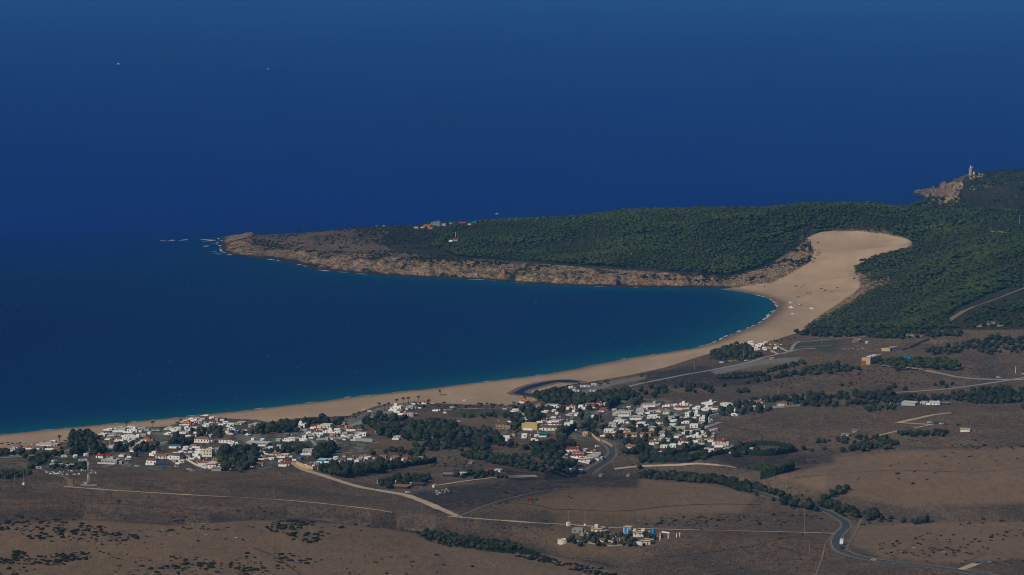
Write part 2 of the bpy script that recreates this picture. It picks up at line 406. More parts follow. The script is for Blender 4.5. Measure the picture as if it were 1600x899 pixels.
soil = g.mix(g.math('MULTIPLY', g.attr('ochre'), g.ramp(n3, 0.35, 0.6)), soil, (0.17, 0.11, 0.055))
soil = g.mix(g.math('MULTIPLY', g.attr('green'), 0.85), soil, g.mix(g.ramp(n3, 0.4, 0.6), (0.035, 0.05, 0.022), (0.075, 0.08, 0.04)))
soil = g.mix(g.math('MULTIPLY', g.attr('vill'), g.ramp(n2, .46, .54)), soil, g.mix(g.ramp(n3, .45, .6), (0.05, 0.06, 0.035), (0.25, 0.22, 0.18)))
soil = g.mix(g.attr('pave'), soil, g.mix(g.ramp(n3, 0.3, 0.7), (0.15, 0.14, 0.125), (0.24, 0.215, 0.18)))
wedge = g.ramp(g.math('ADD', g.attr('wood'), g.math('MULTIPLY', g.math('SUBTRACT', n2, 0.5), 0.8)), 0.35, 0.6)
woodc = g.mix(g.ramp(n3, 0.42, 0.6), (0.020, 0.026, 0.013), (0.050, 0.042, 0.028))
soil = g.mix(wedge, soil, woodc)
ns = g.noise(0.02, 4, vec=g.vscale((1, 0.3, 1)))
sandc = g.mix(g.ramp(ns, 0.35, 0.65), (0.36, 0.25, 0.158), (0.45, 0.315, 0.20))
sandc = g.mix(g.math('MULTIPLY', g.ramp(n2, 0.58, 0.75), 0.55), sandc, (0.40, 0.225, 0.12))
sandc = g.mix(g.attr('wet'), sandc, (0.17, 0.115, 0.075))
sedge = g.ramp(g.math('ADD', g.attr('sand'), g.math('MULTIPLY', g.math('SUBTRACT', n3, 0.5), 0.9)), 0.42, 0.58)
soil = g.mix(sedge, soil, sandc)
rv = g.n('TexVoronoi', Scale=0.09, Randomness=1.0, _feature='DISTANCE_TO_EDGE')
rd = g.t.nodes.new('ShaderNodeVectorMath'); rd.operation = 'ADD'
rn = g.n('TexNoise', Scale=0.08, Detail=4.0); g.set(rn.inputs['Vector'], g.pos())
rs = g.t.nodes.new('ShaderNodeVectorMath'); rs.operation = 'SCALE'; rs.inputs['Scale'].default_value = 22.0
g.t.links.new(rn.outputs['Color'], rs.inputs[0]); g.t.links.new(g.pos(), rd.inputs[0]); g.t.links.new(rs.outputs[0], rd.inputs[1])
g.set(rv.inputs['Vector'], rd.outputs[0])
rockc = g.mix(g.ramp(g.noise(0.06, 5, rough=0.7), 0.35, 0.68), (0.24, 0.155, 0.09), (0.66, 0.43, 0.235))
rockc = g.mix(g.ramp(g.noise(0.18, 5, rough=0.75), 0.52, 0.62), rockc, (0.055, 0.048, 0.038))
rockc = g.mix(g.ramp(rv.outputs[0], 0.08, 0.0), rockc, (0.07, 0.055, 0.042))
rockc = g.mix(g.ramp(g.noise(0.03, 6, rough=.7), 0.55, 0.60), rockc, (0.028, 0.034, 0.02))
rockc = g.mix(g.ramp(g.attr('height'), 3.4, 1.6), rockc, (0.05, 0.038, 0.032))
redge = g.ramp(g.math('ADD', g.attr('rock'), g.math('MULTIPLY', g.math('SUBTRACT', n2, 0.5), 0.9)), 0.42, 0.52)
soil = g.mix(redge, soil, rockc)
bmp = g.math('ADD', g.math('MULTIPLY', n3, 0.9), g.math('MULTIPLY', n4, 0.25))
bmp = g.math('MULTIPLY', bmp, g.math('SUBTRACT', 1.0, g.math('MULTIPLY', g.attr('sand'), 0.9)))
bmp = g.math('ADD', bmp, g.math('MULTIPLY', g.math('MULTIPLY', g.noise(0.12, 5, rough=0.7), g.attr('rock')), 7.0))
M_ground = g.out(soil, 0.95, 0.1, bmp, 1.6, 1.0)
ny, nu = GX.shape
V = np.stack([GX, GY, GZ], -1).reshape(-1, 3)
idx = np.arange(ny * nu).reshape(ny, nu)
F = np.stack([idx[:-1, :-1], idx[:-1, 1:], idx[1:, 1:], idx[1:, :-1]], -1).reshape(-1, 4)
me = np_mesh('ground', V, F, M_ground)
for nm, M in (('sand', M_sand), ('rock', M_rock), ('wood', M_wood), ('dark', M_dark), ('ochre', M_ochre), ('pave', M_pave), ('green', M_green), ('wet', M_wet), ('light', M_light), ('vill', M_vill), ('height', np.where(CD < 25, GZ, 30.0))):
    a = me.attributes.new(nm, 'FLOAT', 'POINT'); a.data.foreach_set('value', np.ascontiguousarray(M, dtype=np.float32).ravel())
tag(link('ground', me), kind='structure')

# ------------------------------------------------------------------ sea
SU = np.concatenate([[-3.0, -0.6, -0.3, -0.2], np.linspace(-0.165, 0.165, 260), [0.2, 0.3, 0.6, 3.0]])
SY = np.concatenate([[2600, 3000], np.linspace(3200, 7600, 420), [8000, 9000, 12000, 18000, 30000, 60000, 90000]])
SGY, SGU = np.meshgrid(SY, SU, indexing='ij'); SGX = SGU * SGY
scd = sample(CD, SGX, SGY)
scd = np.where((np.abs(SGU) > 0.3) | (SGY > 7500), -2000, scd)
bayw = 1 / (1 + np.exp((SGY - 5600) / 250.0))
shallow = (np.exp(-np.clip(-scd, 0, None) / 60.0) * 0.5 + np.exp(-np.clip(-scd, 0, None) / 420.0) * 0.45) * (0.15 + 0.85 * bayw)
s = NT('sea')
wn1 = s.noise(0.0016, 4, vec=s.vscale((1, 0.35, 1))); wn2 = s.noise(0.09, 5, vec=s.vscale((1.0, 0.6, 1)), rough=0.65); wn3 = s.noise(0.45, 4)
deep = s.mix(s.ramp(wn1, 0.35, 0.65), (0.0003, 0.019, 0.200), (0.0005, 0.024, 0.225))
sh = s.attr('shallow')
strk = s.ramp(s.noise(0.004, 5, vec=s.vscale((1, 0.18, 1)), rough=.65), 0.35, 0.7)
deep = s.mix(s.math('MULTIPLY', strk, 0.5), deep, (0.0005, 0.032, 0.165))
baycol = s.mix(s.math('MULTIPLY', strk, 0.6), (0.0003, 0.012, 0.102), (0.0003, 0.020, 0.118))
deep = s.mix(s.attr('bay'), deep, baycol)
seac = s.mix(s.ramp(sh, 0.03, 0.42), deep, (0.0005, 0.034, 0.112))
seac = s.mix(s.ramp(sh, 0.45, 0.90), seac, (0.004, 0.085, 0.135))
M_sea = s.out(seac, 0.5, 0.012, s.math('ADD', s.math('MULTIPLY', wn2, 1.0), s.math('MULTIPLY', wn3, 0.12)), 1.5, 1.0)
s.b.inputs['IOR'].default_value = 1.33
sy, su = SGX.shape
idx = np.arange(sy * su).reshape(sy, su)
F = np.stack([idx[:-1, :-1], idx[:-1, 1:], idx[1:, 1:], idx[1:, :-1]], -1).reshape(-1, 4)
me = np_mesh('sea', np.stack([SGX, SGY, np.zeros_like(SGX)], -1).reshape(-1, 3), F, M_sea)
_bb = 1 / (1 + np.exp((SGY - 5850 + fbm(SGX, SGY, 700, 4, 71) * 320) / 130.0)); a = me.attributes.new('bay', 'FLOAT', 'POINT'); a.data.foreach_set('value', np.ascontiguousarray(_bb, dtype=np.float32).ravel())
a = me.attributes.new('shallow', 'FLOAT', 'POINT'); a.data.foreach_set('value', np.ascontiguousarray(shallow, dtype=np.float32).ravel())
tag(link('sea', me), kind='structure')

# ------------------------------------------------------------------ haze
def box_vf(x0, x1, y0, y1, z0, z1):
    v = [(x0, y0, z0), (x1, y0, z0), (x1, y1, z0), (x0, y1, z0), (x0, y0, z1), (x1, y0, z1), (x1, y1, z1), (x0, y1, z1)]
    return v, [(0, 3, 2, 1), (4, 5, 6, 7), (0, 1, 5, 4), (1, 2, 6, 5), (2, 3, 7, 6), (3, 0, 4, 7)]
hz = bpy.data.materials.new('haze'); hz.use_nodes = True
for nd in list(hz.node_tree.nodes): hz.node_tree.nodes.remove(nd)
ho = hz.node_tree.nodes.new('ShaderNodeOutputMaterial'); hv = hz.node_tree.nodes.new('ShaderNodeVolumePrincipled')
hv.inputs['Color'].default_value = (0.10, 0.45, 1.0, 1); hv.inputs['Density'].default_value = 2.2e-5; hv.inputs['Anisotropy'].default_value = -0.3
hz.node_tree.links.new(hv.outputs[0], ho.inputs['Volume'])
v, f = box_vf(-300000, 300000, -2000, 95000, -8, 512)
o = mesh_obj('haze', v, f, hz); tag(o, kind='stuff')
# ------------------------------------------------------------------ plain materials
def flat_mat(name, c, rough=0.85, spec=0.2, var=0.12, scale=0.5):
    m = NT(name)
    d = tuple(v * (1 - var * 2) for v in c)
    return m.out(m.mix(m.ramp(m.noise(scale, 5, rough=0.7), 0.35, 0.7), d, c), rough, spec)
MAT = {
 'w': flat_mat('white_render', (0.90, 0.885, 0.85), var=.06), 'w2': flat_mat('weathered_white_render', (0.60, 0.58, 0.54), var=.2), 'w3': flat_mat('grey_white_render', (0.46, 0.45, 0.43), var=.2), 'c': flat_mat('cream_render', (0.74, 0.67, 0.53)), 'y': flat_mat('yellow_render', (0.62, 0.44, 0.17)),
 't': flat_mat('tan_stone', (0.42, 0.32, 0.21), var=0.2), 'x': flat_mat('grey_render', (0.36, 0.36, 0.35)), 'k': flat_mat('dark_boards', (0.045, 0.045, 0.05)),
 'b': flat_mat('blue_paint', (0.03, 0.14, 0.42)), 'B': flat_mat('light_blue_paint', (0.02, 0.30, 0.62)), 'o': flat_mat('orange_render', (0.62, 0.25, 0.10)), 'r': flat_mat('brick_red_render', (0.34, 0.09, 0.05)),
 'g': flat_mat('green_boards', (0.03, 0.13, 0.07)), 'p': flat_mat('pale_blue_panels', (0.40, 0.52, 0.60)),
 'T': flat_mat('terracotta_tiles', (0.34, 0.17, 0.10), var=0.22, scale=0.9), 'M': flat_mat('brown_tiles', (0.20, 0.105, 0.07), var=0.22, scale=0.9), 'R': flat_mat('red_tiles', (0.33, 0.045, 0.035), var=0.15),
 'O': flat_mat('orange_red_roof', (0.50, 0.12, 0.05), var=0.12), 'G': flat_mat('green_roof', (0.012, 0.11, 0.055)), 'W': flat_mat('pale_metal_roof', (0.62, 0.64, 0.64), rough=0.5), 'X': flat_mat('grey_roof', (0.26, 0.26, 0.26)), 'E': flat_mat('teal_roof', (0.02, 0.20, 0.22)),
 'K': flat_mat('dark_slate_and_shade', (0.07, 0.07, 0.085)), 'L': flat_mat('light_green_roof', (0.24, 0.29, 0.24)), 'Y': flat_mat('yellow_roof', (0.60, 0.52, 0.28)), 'D': flat_mat('roof_screed', (0.42, 0.40, 0.36), var=.25),
}
M_glass = flat_mat('window_glass', (0.03, 0.035, 0.045), 0.15, 0.5)
M_door = flat_mat('door_wood', (0.13, 0.075, 0.04)); M_dblue = MAT['B']; M_dred = flat_mat('red_door', (0.50, 0.04, 0.03))
M_asph = NT('asphalt'); M_asph = M_asph.out(M_asph.mix(M_asph.ramp(M_asph.noise(0.4, 5, vec=M_asph.vscale((1, 0.3, 1))), 0.3, 0.7), (0.052, 0.052, 0.055), (0.075, 0.075, 0.077)), 0.85, 0.2)
M_should = flat_mat('gravel_shoulder', (0.22, 0.19, 0.155), var=0.25)
M_line = flat_mat('road_paint', (0.72, 0.72, 0.70))
M_dirt = flat_mat('pale_dirt', (0.56, 0.43, 0.28), var=0.14, scale=0.15)
M_dirt2 = flat_mat('brown_dirt', (0.24, 0.18, 0.12), var=0.18, scale=0.15)
M_grey = flat_mat('pale_concrete', (0.34, 0.32, 0.29), var=0.12)
M_gully = flat_mat('gully_earth', (0.068, 0.050, 0.036), var=0.25, scale=0.2)
M_bark = flat_mat('bark', (0.085, 0.065, 0.05))
M_steel = flat_mat('galvanised_steel', (0.33, 0.34, 0.35), 0.5, 0.4)
M_wood = flat_mat('weathered_wood', (0.16, 0.12, 0.09))
M_rubble = flat_mat('ruin_stone', (0.40, 0.33, 0.24), var=0.25)
M_tyre = flat_mat('tyre', (0.02, 0.02, 0.02)); M_dark = flat_mat('dark_interior', (0.02, 0.02, 0.022))

# ------------------------------------------------------------------ roads and tracks
def catmull(P, step=4.0):
    P = [np.array(p, float) for p in P]; out = []
    Q = [2 * P[0] - P[1]] + P + [2 * P[-1] - P[-2]]
    for i in range(1, len(Q) - 2):
        L = np.linalg.norm(Q[i + 1] - Q[i]); m = max(2, int(L / step))
        for k in range(m):
            t = k / m
            out.append(0.5 * ((2 * Q[i]) + (-Q[i - 1] + Q[i + 1]) * t + (2 * Q[i - 1] - 5 * Q[i] + 4 * Q[i + 1] - Q[i + 2]) * t * t + (-Q[i - 1] + 3 * Q[i] - 3 * Q[i + 1] + Q[i + 2]) * t ** 3))
    out.append(P[-1]); return np.array(out)
def world_line(s, step=4.0):
    a = catmull(pp(s), 9.0); x, y, z = hit(a[:, 0], a[:, 1])
    return catmull(list(zip(x, y)), step)
ROADPTS = []
def ribbon(name, line, width, mat, lift, off=0.0, wob=0.0, keep=True, nx=4):
    d = np.gradient(line, axis=0); d /= np.linalg.norm(d, axis=1)[:, None] + 1e-9
    nrm = np.stack([-d[:, 1], d[:, 0]], 1)
    V = []; 
    for j in range(nx + 1):
        o = (j / nx - 0.5) * width
        ww = o + off
        if wob: ww = ww * (1 + wob * fbm(line[:, 0] + j * 3, line[:, 1], 14, 2, 61))
        p = line + nrm * (ww[:, None] if isinstance(ww, np.ndarray) else ww)
        z = gz(p[:, 0], p[:, 1])
        V.append(np.stack([p[:, 0], p[:, 1], z + lift], 1))
    V = np.stack(V, 1); n = len(line); ix = np.arange(n * (nx + 1)).reshape(n, nx + 1)
    F = np.stack([ix[:-1, :-1], ix[1:, :-1], ix[1:, 1:], ix[:-1, 1:]], -1).reshape(-1, 4)
    o = link(name, np_mesh(name, V.reshape(-1, 3), F, mat)); tag(o, kind='structure')
    if keep: ROADPTS.append((line, width))
    return o
A1 = world_line("1600 908;1530 897;1480 889.5;1420 882;1370 876;1340 870;1322 864;1310 857;1306 848;1309 838;1316 830;1322 824;1320 816;1308 808;1290 799;1262 791;1235 786;1210 779;1190 772;1172 766;1150 762;1120 760")
A2 = world_line("920 738;935 728;950 718;957 708;953 698;942 690;925 684;905 678;894 671;896 666;905 662;920 657;935 650;950 642;965 636;985 628;1000 622")
for L in (A1, A2):
    ribbon('road_shoulder', L, 10.5, M_should, 0.18, wob=0.10)
    ribbon('road', L, 7.4, M_asph, 0.26)
    ribbon('road_marking', L, 0.16, M_line, 0.30, off=3.2, keep=False, nx=1)
    ribbon('road_marking', L, 0.16, M_line, 0.30, off=-3.2, keep=False, nx=1)
for s, w in (("980 605;1000 600;1040 592;1075 585;1100 581;1130 575;1170 567;1190 560;1220 553;1250 546;1275 545", 6), ("690 641;740 639;800 638;850 638;880 637", 6), ("1376 572;1400 573;1440 578;1470 584;1500 590;1540 593;1610 594", 7),
             ("1610 589;1560 597;1520 603;1480 608;1430 612;1390 614", 6), ("1150 629;1210 622;1270 620.5;1330 618", 5), ("545 668;570 658;600 647;622 640", 8), ("1085 673;1105 667;1125 660", 7), ("1095 653;1120 647;1132 643", 5)):
    ribbon('road', world_line(s), w, M_grey, 0.24, wob=0.05)
for s, w, m in (("100 760.5;130 763;200 768;300 774;400 779;470 784;520 789;580 796;612 801", 4.0, 'a'), ("455 722;475 734;500 742;530 752;565 762;600 768;640 776;680 792;718 808.5", 7.5, 'a'),
             ("700 808;716 808.5;760 812;830 817;900 821;960 825;1060 828;1150 830;1240 832;1306 834", 5.0, 'a'), ("676 760;720 753;760 748;790 745.5;838 744", 4.5, 'a'),
             ("1402 661;1430 655;1460 648.5;1486 645.5", 7, 'a'), ("1400 660.5;1440 663;1458 664", 4, 'a'), ("1428 669;1450 665;1456 663", 4, 'a'), ("1362 684;1385 678;1402 674", 4, 'a'), ("1238 699;1300 700;1362 684", 2.6, 'b'),
             ("960 733;1000 729;1060 727;1090 725;1130 728;1150 731", 3.4, 'a'), ("1482 502;1500 490;1520 480;1550 470;1575 460;1612 446", 9, 'b'), ("1520 352;1560 362;1610 367", 4, 'a'),
             ("-60 716;0 722;35 724;55 731;80 739;105 749;112 760", 4.5, 'b'), ("700 341;710 342.5;716 348", 4, 'a'), ("-80 720;0 716;30 714;60 711;90 707;130 702;170 700;230 697;262 690", 6, 'c'),
             ("480 690;481 680;475 672;455 673;415 674", 5, 'c'), ("486 688;493 696;488 704", 4, 'c'), ("482 714;520 710;575 705", 3.5, 'c'), ("1205 548;1215 553;1230 552", 4, 'a'), ("1213 541;1228 548;1236 550", 4, 'a'),
             ("715 808;760 790;800 778;850 768;900 762", 2.2, 'b'), ("395 856;420 866;445 880;470 899", 1.2, 'd'), ("862 796;900 797;940 799;984 798;1050 791;1120 788;1190 789", 1.6, 'd'), ("720 776;780 784;840 790;862 796", 1.6, 'd'), ("1200 724;1260 716;1330 706;1400 700", 1.5, 'd'), ("1240 747;1300 742;1400 735;1520 738;1606 730", 1.0, 'd'), ("160 744;250 752;330 750;420 742", 1.2, 'd'), ("0 790;110 786;220 790;330 800", 1.0, 'd'), ("1345 812;1338 830;1326 850;1322 862", 2.2, 'b'), ("1206 852;1260 868;1290 872", 1.0, 'd'), ("1000 876;1080 866;1150 858;1240 838", 1.0, 'd'), ("1110 640;1180 646;1280 652;1380 656", 1.0, 'd'), ("1180 700;1190 680;1130 664", 1.2, 'd'), ("640 735;700 729;780 735;860 744", 1.2, 'd'), ("1496 892;1508 888;1526 881", 7, 'a'), ("1300 836;1290 850;1285 870;1275 899", 1.3, 'b'), ("1235 537;1280 532;1330 528;1390 524;1440 526", 5, 'c'), ("1190 545;1240 543;1300 540", 3, 'c'), ("1235 550;1240 540;1248 534", 4, 'c')):
    ribbon('dirt_track', world_line(s), w, {'a': M_dirt, 'b': M_dirt2, 'c': M_grey, 'd': M_gully}[m], 0.22, wob=0.18)
# lagoon behind the beach
W = NT('lagoon_water'); W = W.out((0.003, 0.013, 0.055), 0.4, 0.04, W.noise(0.4, 3), 0.1)
W.node_tree.nodes['Principled BSDF'].inputs['IOR'].default_value = 1.33
LP = pp("801 615;806 612.5;815 607;830 602;848 598;868 594.8;885 594;900 595.5;907 597;900 598.5;888 598;870 597.5;850 602;836 606;822 610;818 613.5;830 617;846 620;838 621;820 618;806 616.5")
la = np.array(LP); x, y, z = hit(la[:, 0], la[:, 1]); lv = [(a, b, float(z.mean()) * 0 + 0) for a, b in zip(x, y)]
import bmesh
def tri_sheet(name, xy, mat, lift, step=6.0, flat=None):
    """a filled outline as a sheet that follows the ground"""
    x0, y0 = xy.min(0); x1, y1 = xy.max(0)
    gx = np.arange(x0, x1 + step, step); gy = np.arange(y0, y1 + step, step)
    bm = bmesh.new(); vs = [bm.verts.new((a, b, 0)) for a, b in xy]
    f = bm.faces.new(vs); bmesh.ops.triangulate(bm, faces=[f])
    for gxx in gx[1:-1]: bmesh.ops.bisect_plane(bm, geom=bm.verts[:] + bm.edges[:] + bm.faces[:], plane_co=(gxx, 0, 0), plane_no=(1, 0, 0))
    for gyy in gy[1:-1]: bmesh.ops.bisect_plane(bm, geom=bm.verts[:] + bm.edges[:] + bm.faces[:], plane_co=(0, gyy, 0), plane_no=(0, 1, 0))
    bmesh.ops.triangulate(bm, faces=bm.faces[:])
    for v in bm.verts: v.co.z = float(gz(v.co.x, v.co.y)) + lift
    for f in bm.faces:
        if f.normal.z < 0: f.normal_flip()
    bmesh.ops.recalc_face_normals(bm, faces=bm.faces[:])
    me = bpy.data.meshes.new(name); bm.to_mesh(me); bm.free(); me.materials.append(mat)
    for p in me.polygons: p.use_smooth = True
    return link(name, me)
# the lagoon's bank is a rim of wet sand, then the water
cen = la.mean(0)
wet = flat_mat('wet_sand', (0.20, 0.14, 0.095))
xy = np.stack([x, y], 1)
dn = np.gradient(xy, axis=0); dn /= np.linalg.norm(dn, axis=1)[:, None]
area = 0.5 * np.sum(xy[:, 0] * np.roll(xy[:, 1], -1) - np.roll(xy[:, 0], -1) * xy[:, 1])
on = np.stack([dn[:, 1], -dn[:, 0]], 1) * (1 if area > 0 else -1)
tag(tri_sheet('lagoon_bank', xy + on * 7.0, wet, 0.16, 12), kind='structure')
tag(tri_sheet('lagoon_water', xy, W, 0.30, 12), kind='structure')

# ------------------------------------------------------------------ foam: surf, whitecaps
M_foam = flat_mat('foam', (0.62, 0.66, 0.70), 0.6, 0.2)
fv, ff = [], []
def foam_blob(x, y, a, b, rot=0.0, z=0.12):
    n = 9; base = len(fv); c, s_ = math.cos(rot), math.sin(rot)
    fv.append((x, y, z + 0.15))
    for i in range(n):
        t = 2 * math.pi * i / n; r = random.uniform(0.55, 1.15)
        px, py = a * r * math.cos(t), b * r * math.sin(t)
        fv.append((x + px * c - py * s_, y + px * s_ + py * c, z))
    for i in range(n): ff.append((base, base + 1 + i, base + 1 + (i + 1) % n))
S = LAND[:-5]
for i in range(len(S) - 1):
    (ax, ay), (bx, by) = S[i], S[i + 1]
    mx, my = (ax + bx) / 2, (ay + by) / 2
    u, v = proj(np.array(mx), np.array(my), 0.0); u, v = float(u), float(v)
    if v > 470 or (u > 1120 and v > 455): pr, na = (0.6 if u > 1100 else 0.30), (1.5 if u > 1150 else 0.9)
    elif u < 1100 and v > 371: pr, na = 0.35, 1.6
    else: continue
    rot = math.atan2(by - ay, bx - ax)
    for k in range(2):
        if random.random() < pr:
            t = random.random(); off = random.uniform(-2, 5) if v < 460 else random.uniform(-1, 4)
            nx_, ny_ = -(by - ay), (bx - ax); L = math.hypot(nx_, ny_) + 1e-6
            sgn = 1 if not inside(LAND, np.array([mx + nx_ / L * 8]), np.array([my + ny_ / L * 8]))[0] else -1
            x = ax + (bx - ax) * t + nx_ / L * off * sgn; y = ay + (by - ay) * t + ny_ / L * off * sgn
            foam_blob(x, y, random.uniform(5, 13), random.uniform(0.9, 1.8) * na, rot)
for (u, v, n_, ru, rv) in ((333, 381, 16, 14, 7), (348, 396, 10, 14, 3), (300, 376, 4, 22, 2), (256, 376, 5, 16, 1), (1205, 500, 10, 10, 7)):
    for k in range(n_):
        x, y = at_z(u + random.uniform(-ru, ru), v + random.uniform(-rv, rv))
        if not inside(LAND, np.array([float(x)]), np.array([float(y)]))[0]: foam_blob(float(x), float(y), random.uniform(2, 8), random.uniform(1, 4), 0.1)
surf = mesh_obj('surf_foam', fv, ff, M_foam); tag(surf, 'broken white surf along the beach and the foot of the cliffs', 'surf', kind='stuff')
fv, ff = [], []
for k in range(170):
    u, v = random.uniform(-40, 1640), 150 + 480 * random.random() ** 1.0
    x, y = at_z(u, v); x, y = float(x), float(y)
    if float(sample(CD, x, y)) > -60 and y < 7400: continue
    foam_blob(x, y, random.uniform(0.4, 0.8), random.uniform(1.2, 3.0))
tag(mesh_obj('whitecaps', fv, ff, M_foam), 'tiny white wave crests scattered over the open sea', 'wave crests', kind='stuff')
# ------------------------------------------------------------------ vegetation
from mathutils import noise as mnoise
def leaf_mat(name, lo, hi, gap, cell=0.16, patch=None):
    m = NT(name)
    v = m.n('TexVoronoi', Scale=cell); m.set(v.inputs['Vector'], m.pos())
    sep = m.n('SeparateColor'); m.set(sep.inputs[0], v.outputs['Color'])
    base = m.mix(sep.outputs[0], lo, hi)
    base = m.mix(m.math('MULTIPLY', m.ramp(m.noise(0.9, 5, rough=0.75), 0.50, 0.68), 0.8), base, gap)
    base = m.mix(m.math('MULTIPLY', m.ramp(m.noise(0.007, 4), 0.42, 0.6), 0.6), base, lo)
    if patch: base = m.mix(m.math('MULTIPLY', m.ramp(m.noise(0.012, 4, rough=.6), 0.52, 0.66), 0.6), base, (0.085, 0.10, 0.022))  # bright patches here, darker ones above: sunlit and duller slope painted into the colour
    if patch: base = m.mix(m.math('MULTIPLY', m.ramp(m.noise(0.0045, 5, vec=m.vscale((1, 1.6, 1)), rough=.6), 0.56, 0.62), 0.75), base, patch)
    return m.out(base, 0.9, 0.12, m.noise(1.1, 4, rough=0.8), 0.8)
M_pine = leaf_mat('pine_needles', (0.024, 0.040, 0.010), (0.074, 0.094, 0.018), (0.016, 0.024, 0.008), 0.2, (0.040, 0.038, 0.026))
M_olive = leaf_mat('olive_leaves', (0.018, 0.024, 0.012), (0.066, 0.076, 0.036), (0.008, 0.011, 0.008), 0.12)
M_shrub = leaf_mat('mastic_leaves', (0.014, 0.020, 0.009), (0.028, 0.035, 0.015), (0.008, 0.011, 0.006), 0.2)
M_palm = leaf_mat('palm_fronds', (0.030, 0.042, 0.018), (0.055, 0.070, 0.030), (0.020, 0.026, 0.012), 0.3)
M_cyp = leaf_mat('cypress_leaves', (0.016, 0.026, 0.012), (0.028, 0.040, 0.018), (0.008, 0.012, 0.007), 0.3)
M_reed = leaf_mat('reeds', (0.07, 0.085, 0.040), (0.12, 0.125, 0.065), (0.045, 0.055, 0.028), 0.4)
M_heath = leaf_mat('grey_heath', (0.030, 0.030, 0.026), (0.055, 0.048, 0.040), (0.018, 0.018, 0.016), 0.2)

def ico(sub):
    bm = bmesh.new(); bmesh.ops.create_icosphere(bm, subdivisions=sub, radius=1.0)
    V = np.array([v.co[:] for v in bm.verts]); F = np.array([[v.index for v in f.verts] for f in bm.faces]); bm.free()
    return V, F
ICO = {k: ico(k) for k in (1, 2, 3)}
def blob(sub, c, r, amp, freq, seed, squash_bottom=0.5):
    V, F = ICO[sub]; V = V.copy(); out = np.empty_like(V)
    for i, v in enumerate(V):
        k = 1 + amp * (mnoise.noise(Vector(v) * freq + Vector((seed, seed * 1.7, 0))) + 0.45 * mnoise.noise(Vector(v) * freq * 2.7 + Vector((seed, 5, 3))))
        p = v * k
        if p[2] < 0: p[2] *= squash_bottom
        out[i] = p * r + c
    return out, F
def merge(parts):
    V, F, o = [], [], 0
    for v, f in parts: V.append(v); F.append(f + o); o += len(v)
    return np.concatenate(V), np.concatenate(F)
def leaf_tufts(n, r, c, seed, size):
    """loose leaf clumps poking out of a crown, so the outline is uneven"""
    rg = np.random.default_rng(seed); V, F = [], []
    for i in range(n):
        d = rg.normal(size=3); d /= np.linalg.norm(d); d[2] = abs(d[2]) * 0.9 - 0.15
        p = np.array(c) + d * np.array(r) * rg.uniform(0.85, 1.18)
        a = rg.normal(size=3); a /= np.linalg.norm(a); b = np.cross(a, d); b /= np.linalg.norm(b) + 1e-6; s_ = size * rg.uniform(0.6, 1.3)
        k = len(V); V += [p + a * s_, p - a * s_ * 0.5 + b * s_ * 0.8, p - a * s_ * 0.5 - b * s_ * 0.8, p + d * s_ * 0.7]
        F += [(k, k + 1, k + 3), (k + 1, k + 2, k + 3), (k + 2, k, k + 3), (k, k + 2, k + 1)]
    return np.array(V), np.array(F)
# unit crowns: about 1 m radius, standing on z = 0
def crown_pine(seed, hi):
    rg = random.Random(seed); P_ = []
    for k in range(4 if hi else 2):
        a = rg.uniform(0, 6.28); d = rg.uniform(0.15, 0.5) if hi or k else 0
        P_.append(blob(3 if hi and k == 0 else 2, np.array([d * math.cos(a), d * math.sin(a), 0.85 + rg.uniform(-0.08, 0.1)]), np.array([0.85 - 0.2 * (k > 0), 0.85 - 0.2 * (k > 0), 0.36]), 0.55, 2.4, seed * 3.1 + k, 0.35))
    if hi: P_.append(leaf_tufts(60, (0.95, 0.95, 0.45), (0, 0, 0.85), seed, 0.10))
    return merge(P_)
def crown_round(seed, hi, h=1.0):
    rg = random.Random(seed); P_ = []
    for k in range(6 if hi else 3):
        a = rg.uniform(0, 6.28); d = rg.uniform(0.2, 0.55) if k else 0
        r = 0.72 if k == 0 else rg.uniform(0.4, 0.58)
        P_.append(blob(2 if hi or k == 0 else 1, np.array([d * math.cos(a), d * math.sin(a), (0.62 + rg.uniform(-0.15, 0.28) * (k > 0)) * h]), np.array([r, r, r * 0.85 * h]), 0.75, 2.6, seed * 2.3 + k, 0.8))
    if hi: P_.append(leaf_tufts(80, (0.85, 0.85, 0.75 * h), (0, 0, 0.62 * h), seed, 0.10))
    return merge(P_)
def crown_shrub(seed, hi):
    rg = random.Random(seed); P_ = []
    for k in range(5 if hi else 3):
        a = rg.uniform(0, 6.28); d = rg.uniform(0.2, 0.75)
        r = rg.uniform(0.35, 0.6)
        P_.append(blob(2 if hi else 1, np.array([d * math.cos(a), d * math.sin(a) * 0.7, 0.22]), np.array([r, r, r * rg.uniform(0.6, 0.95)]), 0.55, 2.6, seed * 1.9 + k, 0.5))
    if hi: P_.append(leaf_tufts(40, (0.85, 0.7, 0.45), (0, 0, 0.2), seed, 0.08))
    return merge(P_)
def crown_cyp(seed, hi):
    return merge([blob(3 if hi else 2, np.array([0, 0, 3.0]), np.array([0.75, 0.75, 3.0]), 0.22, 4.0, seed, 1.0)])
def tube(path, radii, n=6):
    V, F = [], []
    for i, (p, r) in enumerate(zip(path, radii)):
        for j in range(n):
            a = 2 * math.pi * j / n; V.append((p[0] + r * math.cos(a), p[1] + r * math.sin(a), p[2]))
    for i in range(len(path) - 1):
        for j in range(n):
            a, b = i * n + j, i * n + (j + 1) % n; F += [(a, b, b + n), (a, b + n, a + n)]
    return np.array(V), np.array(F)
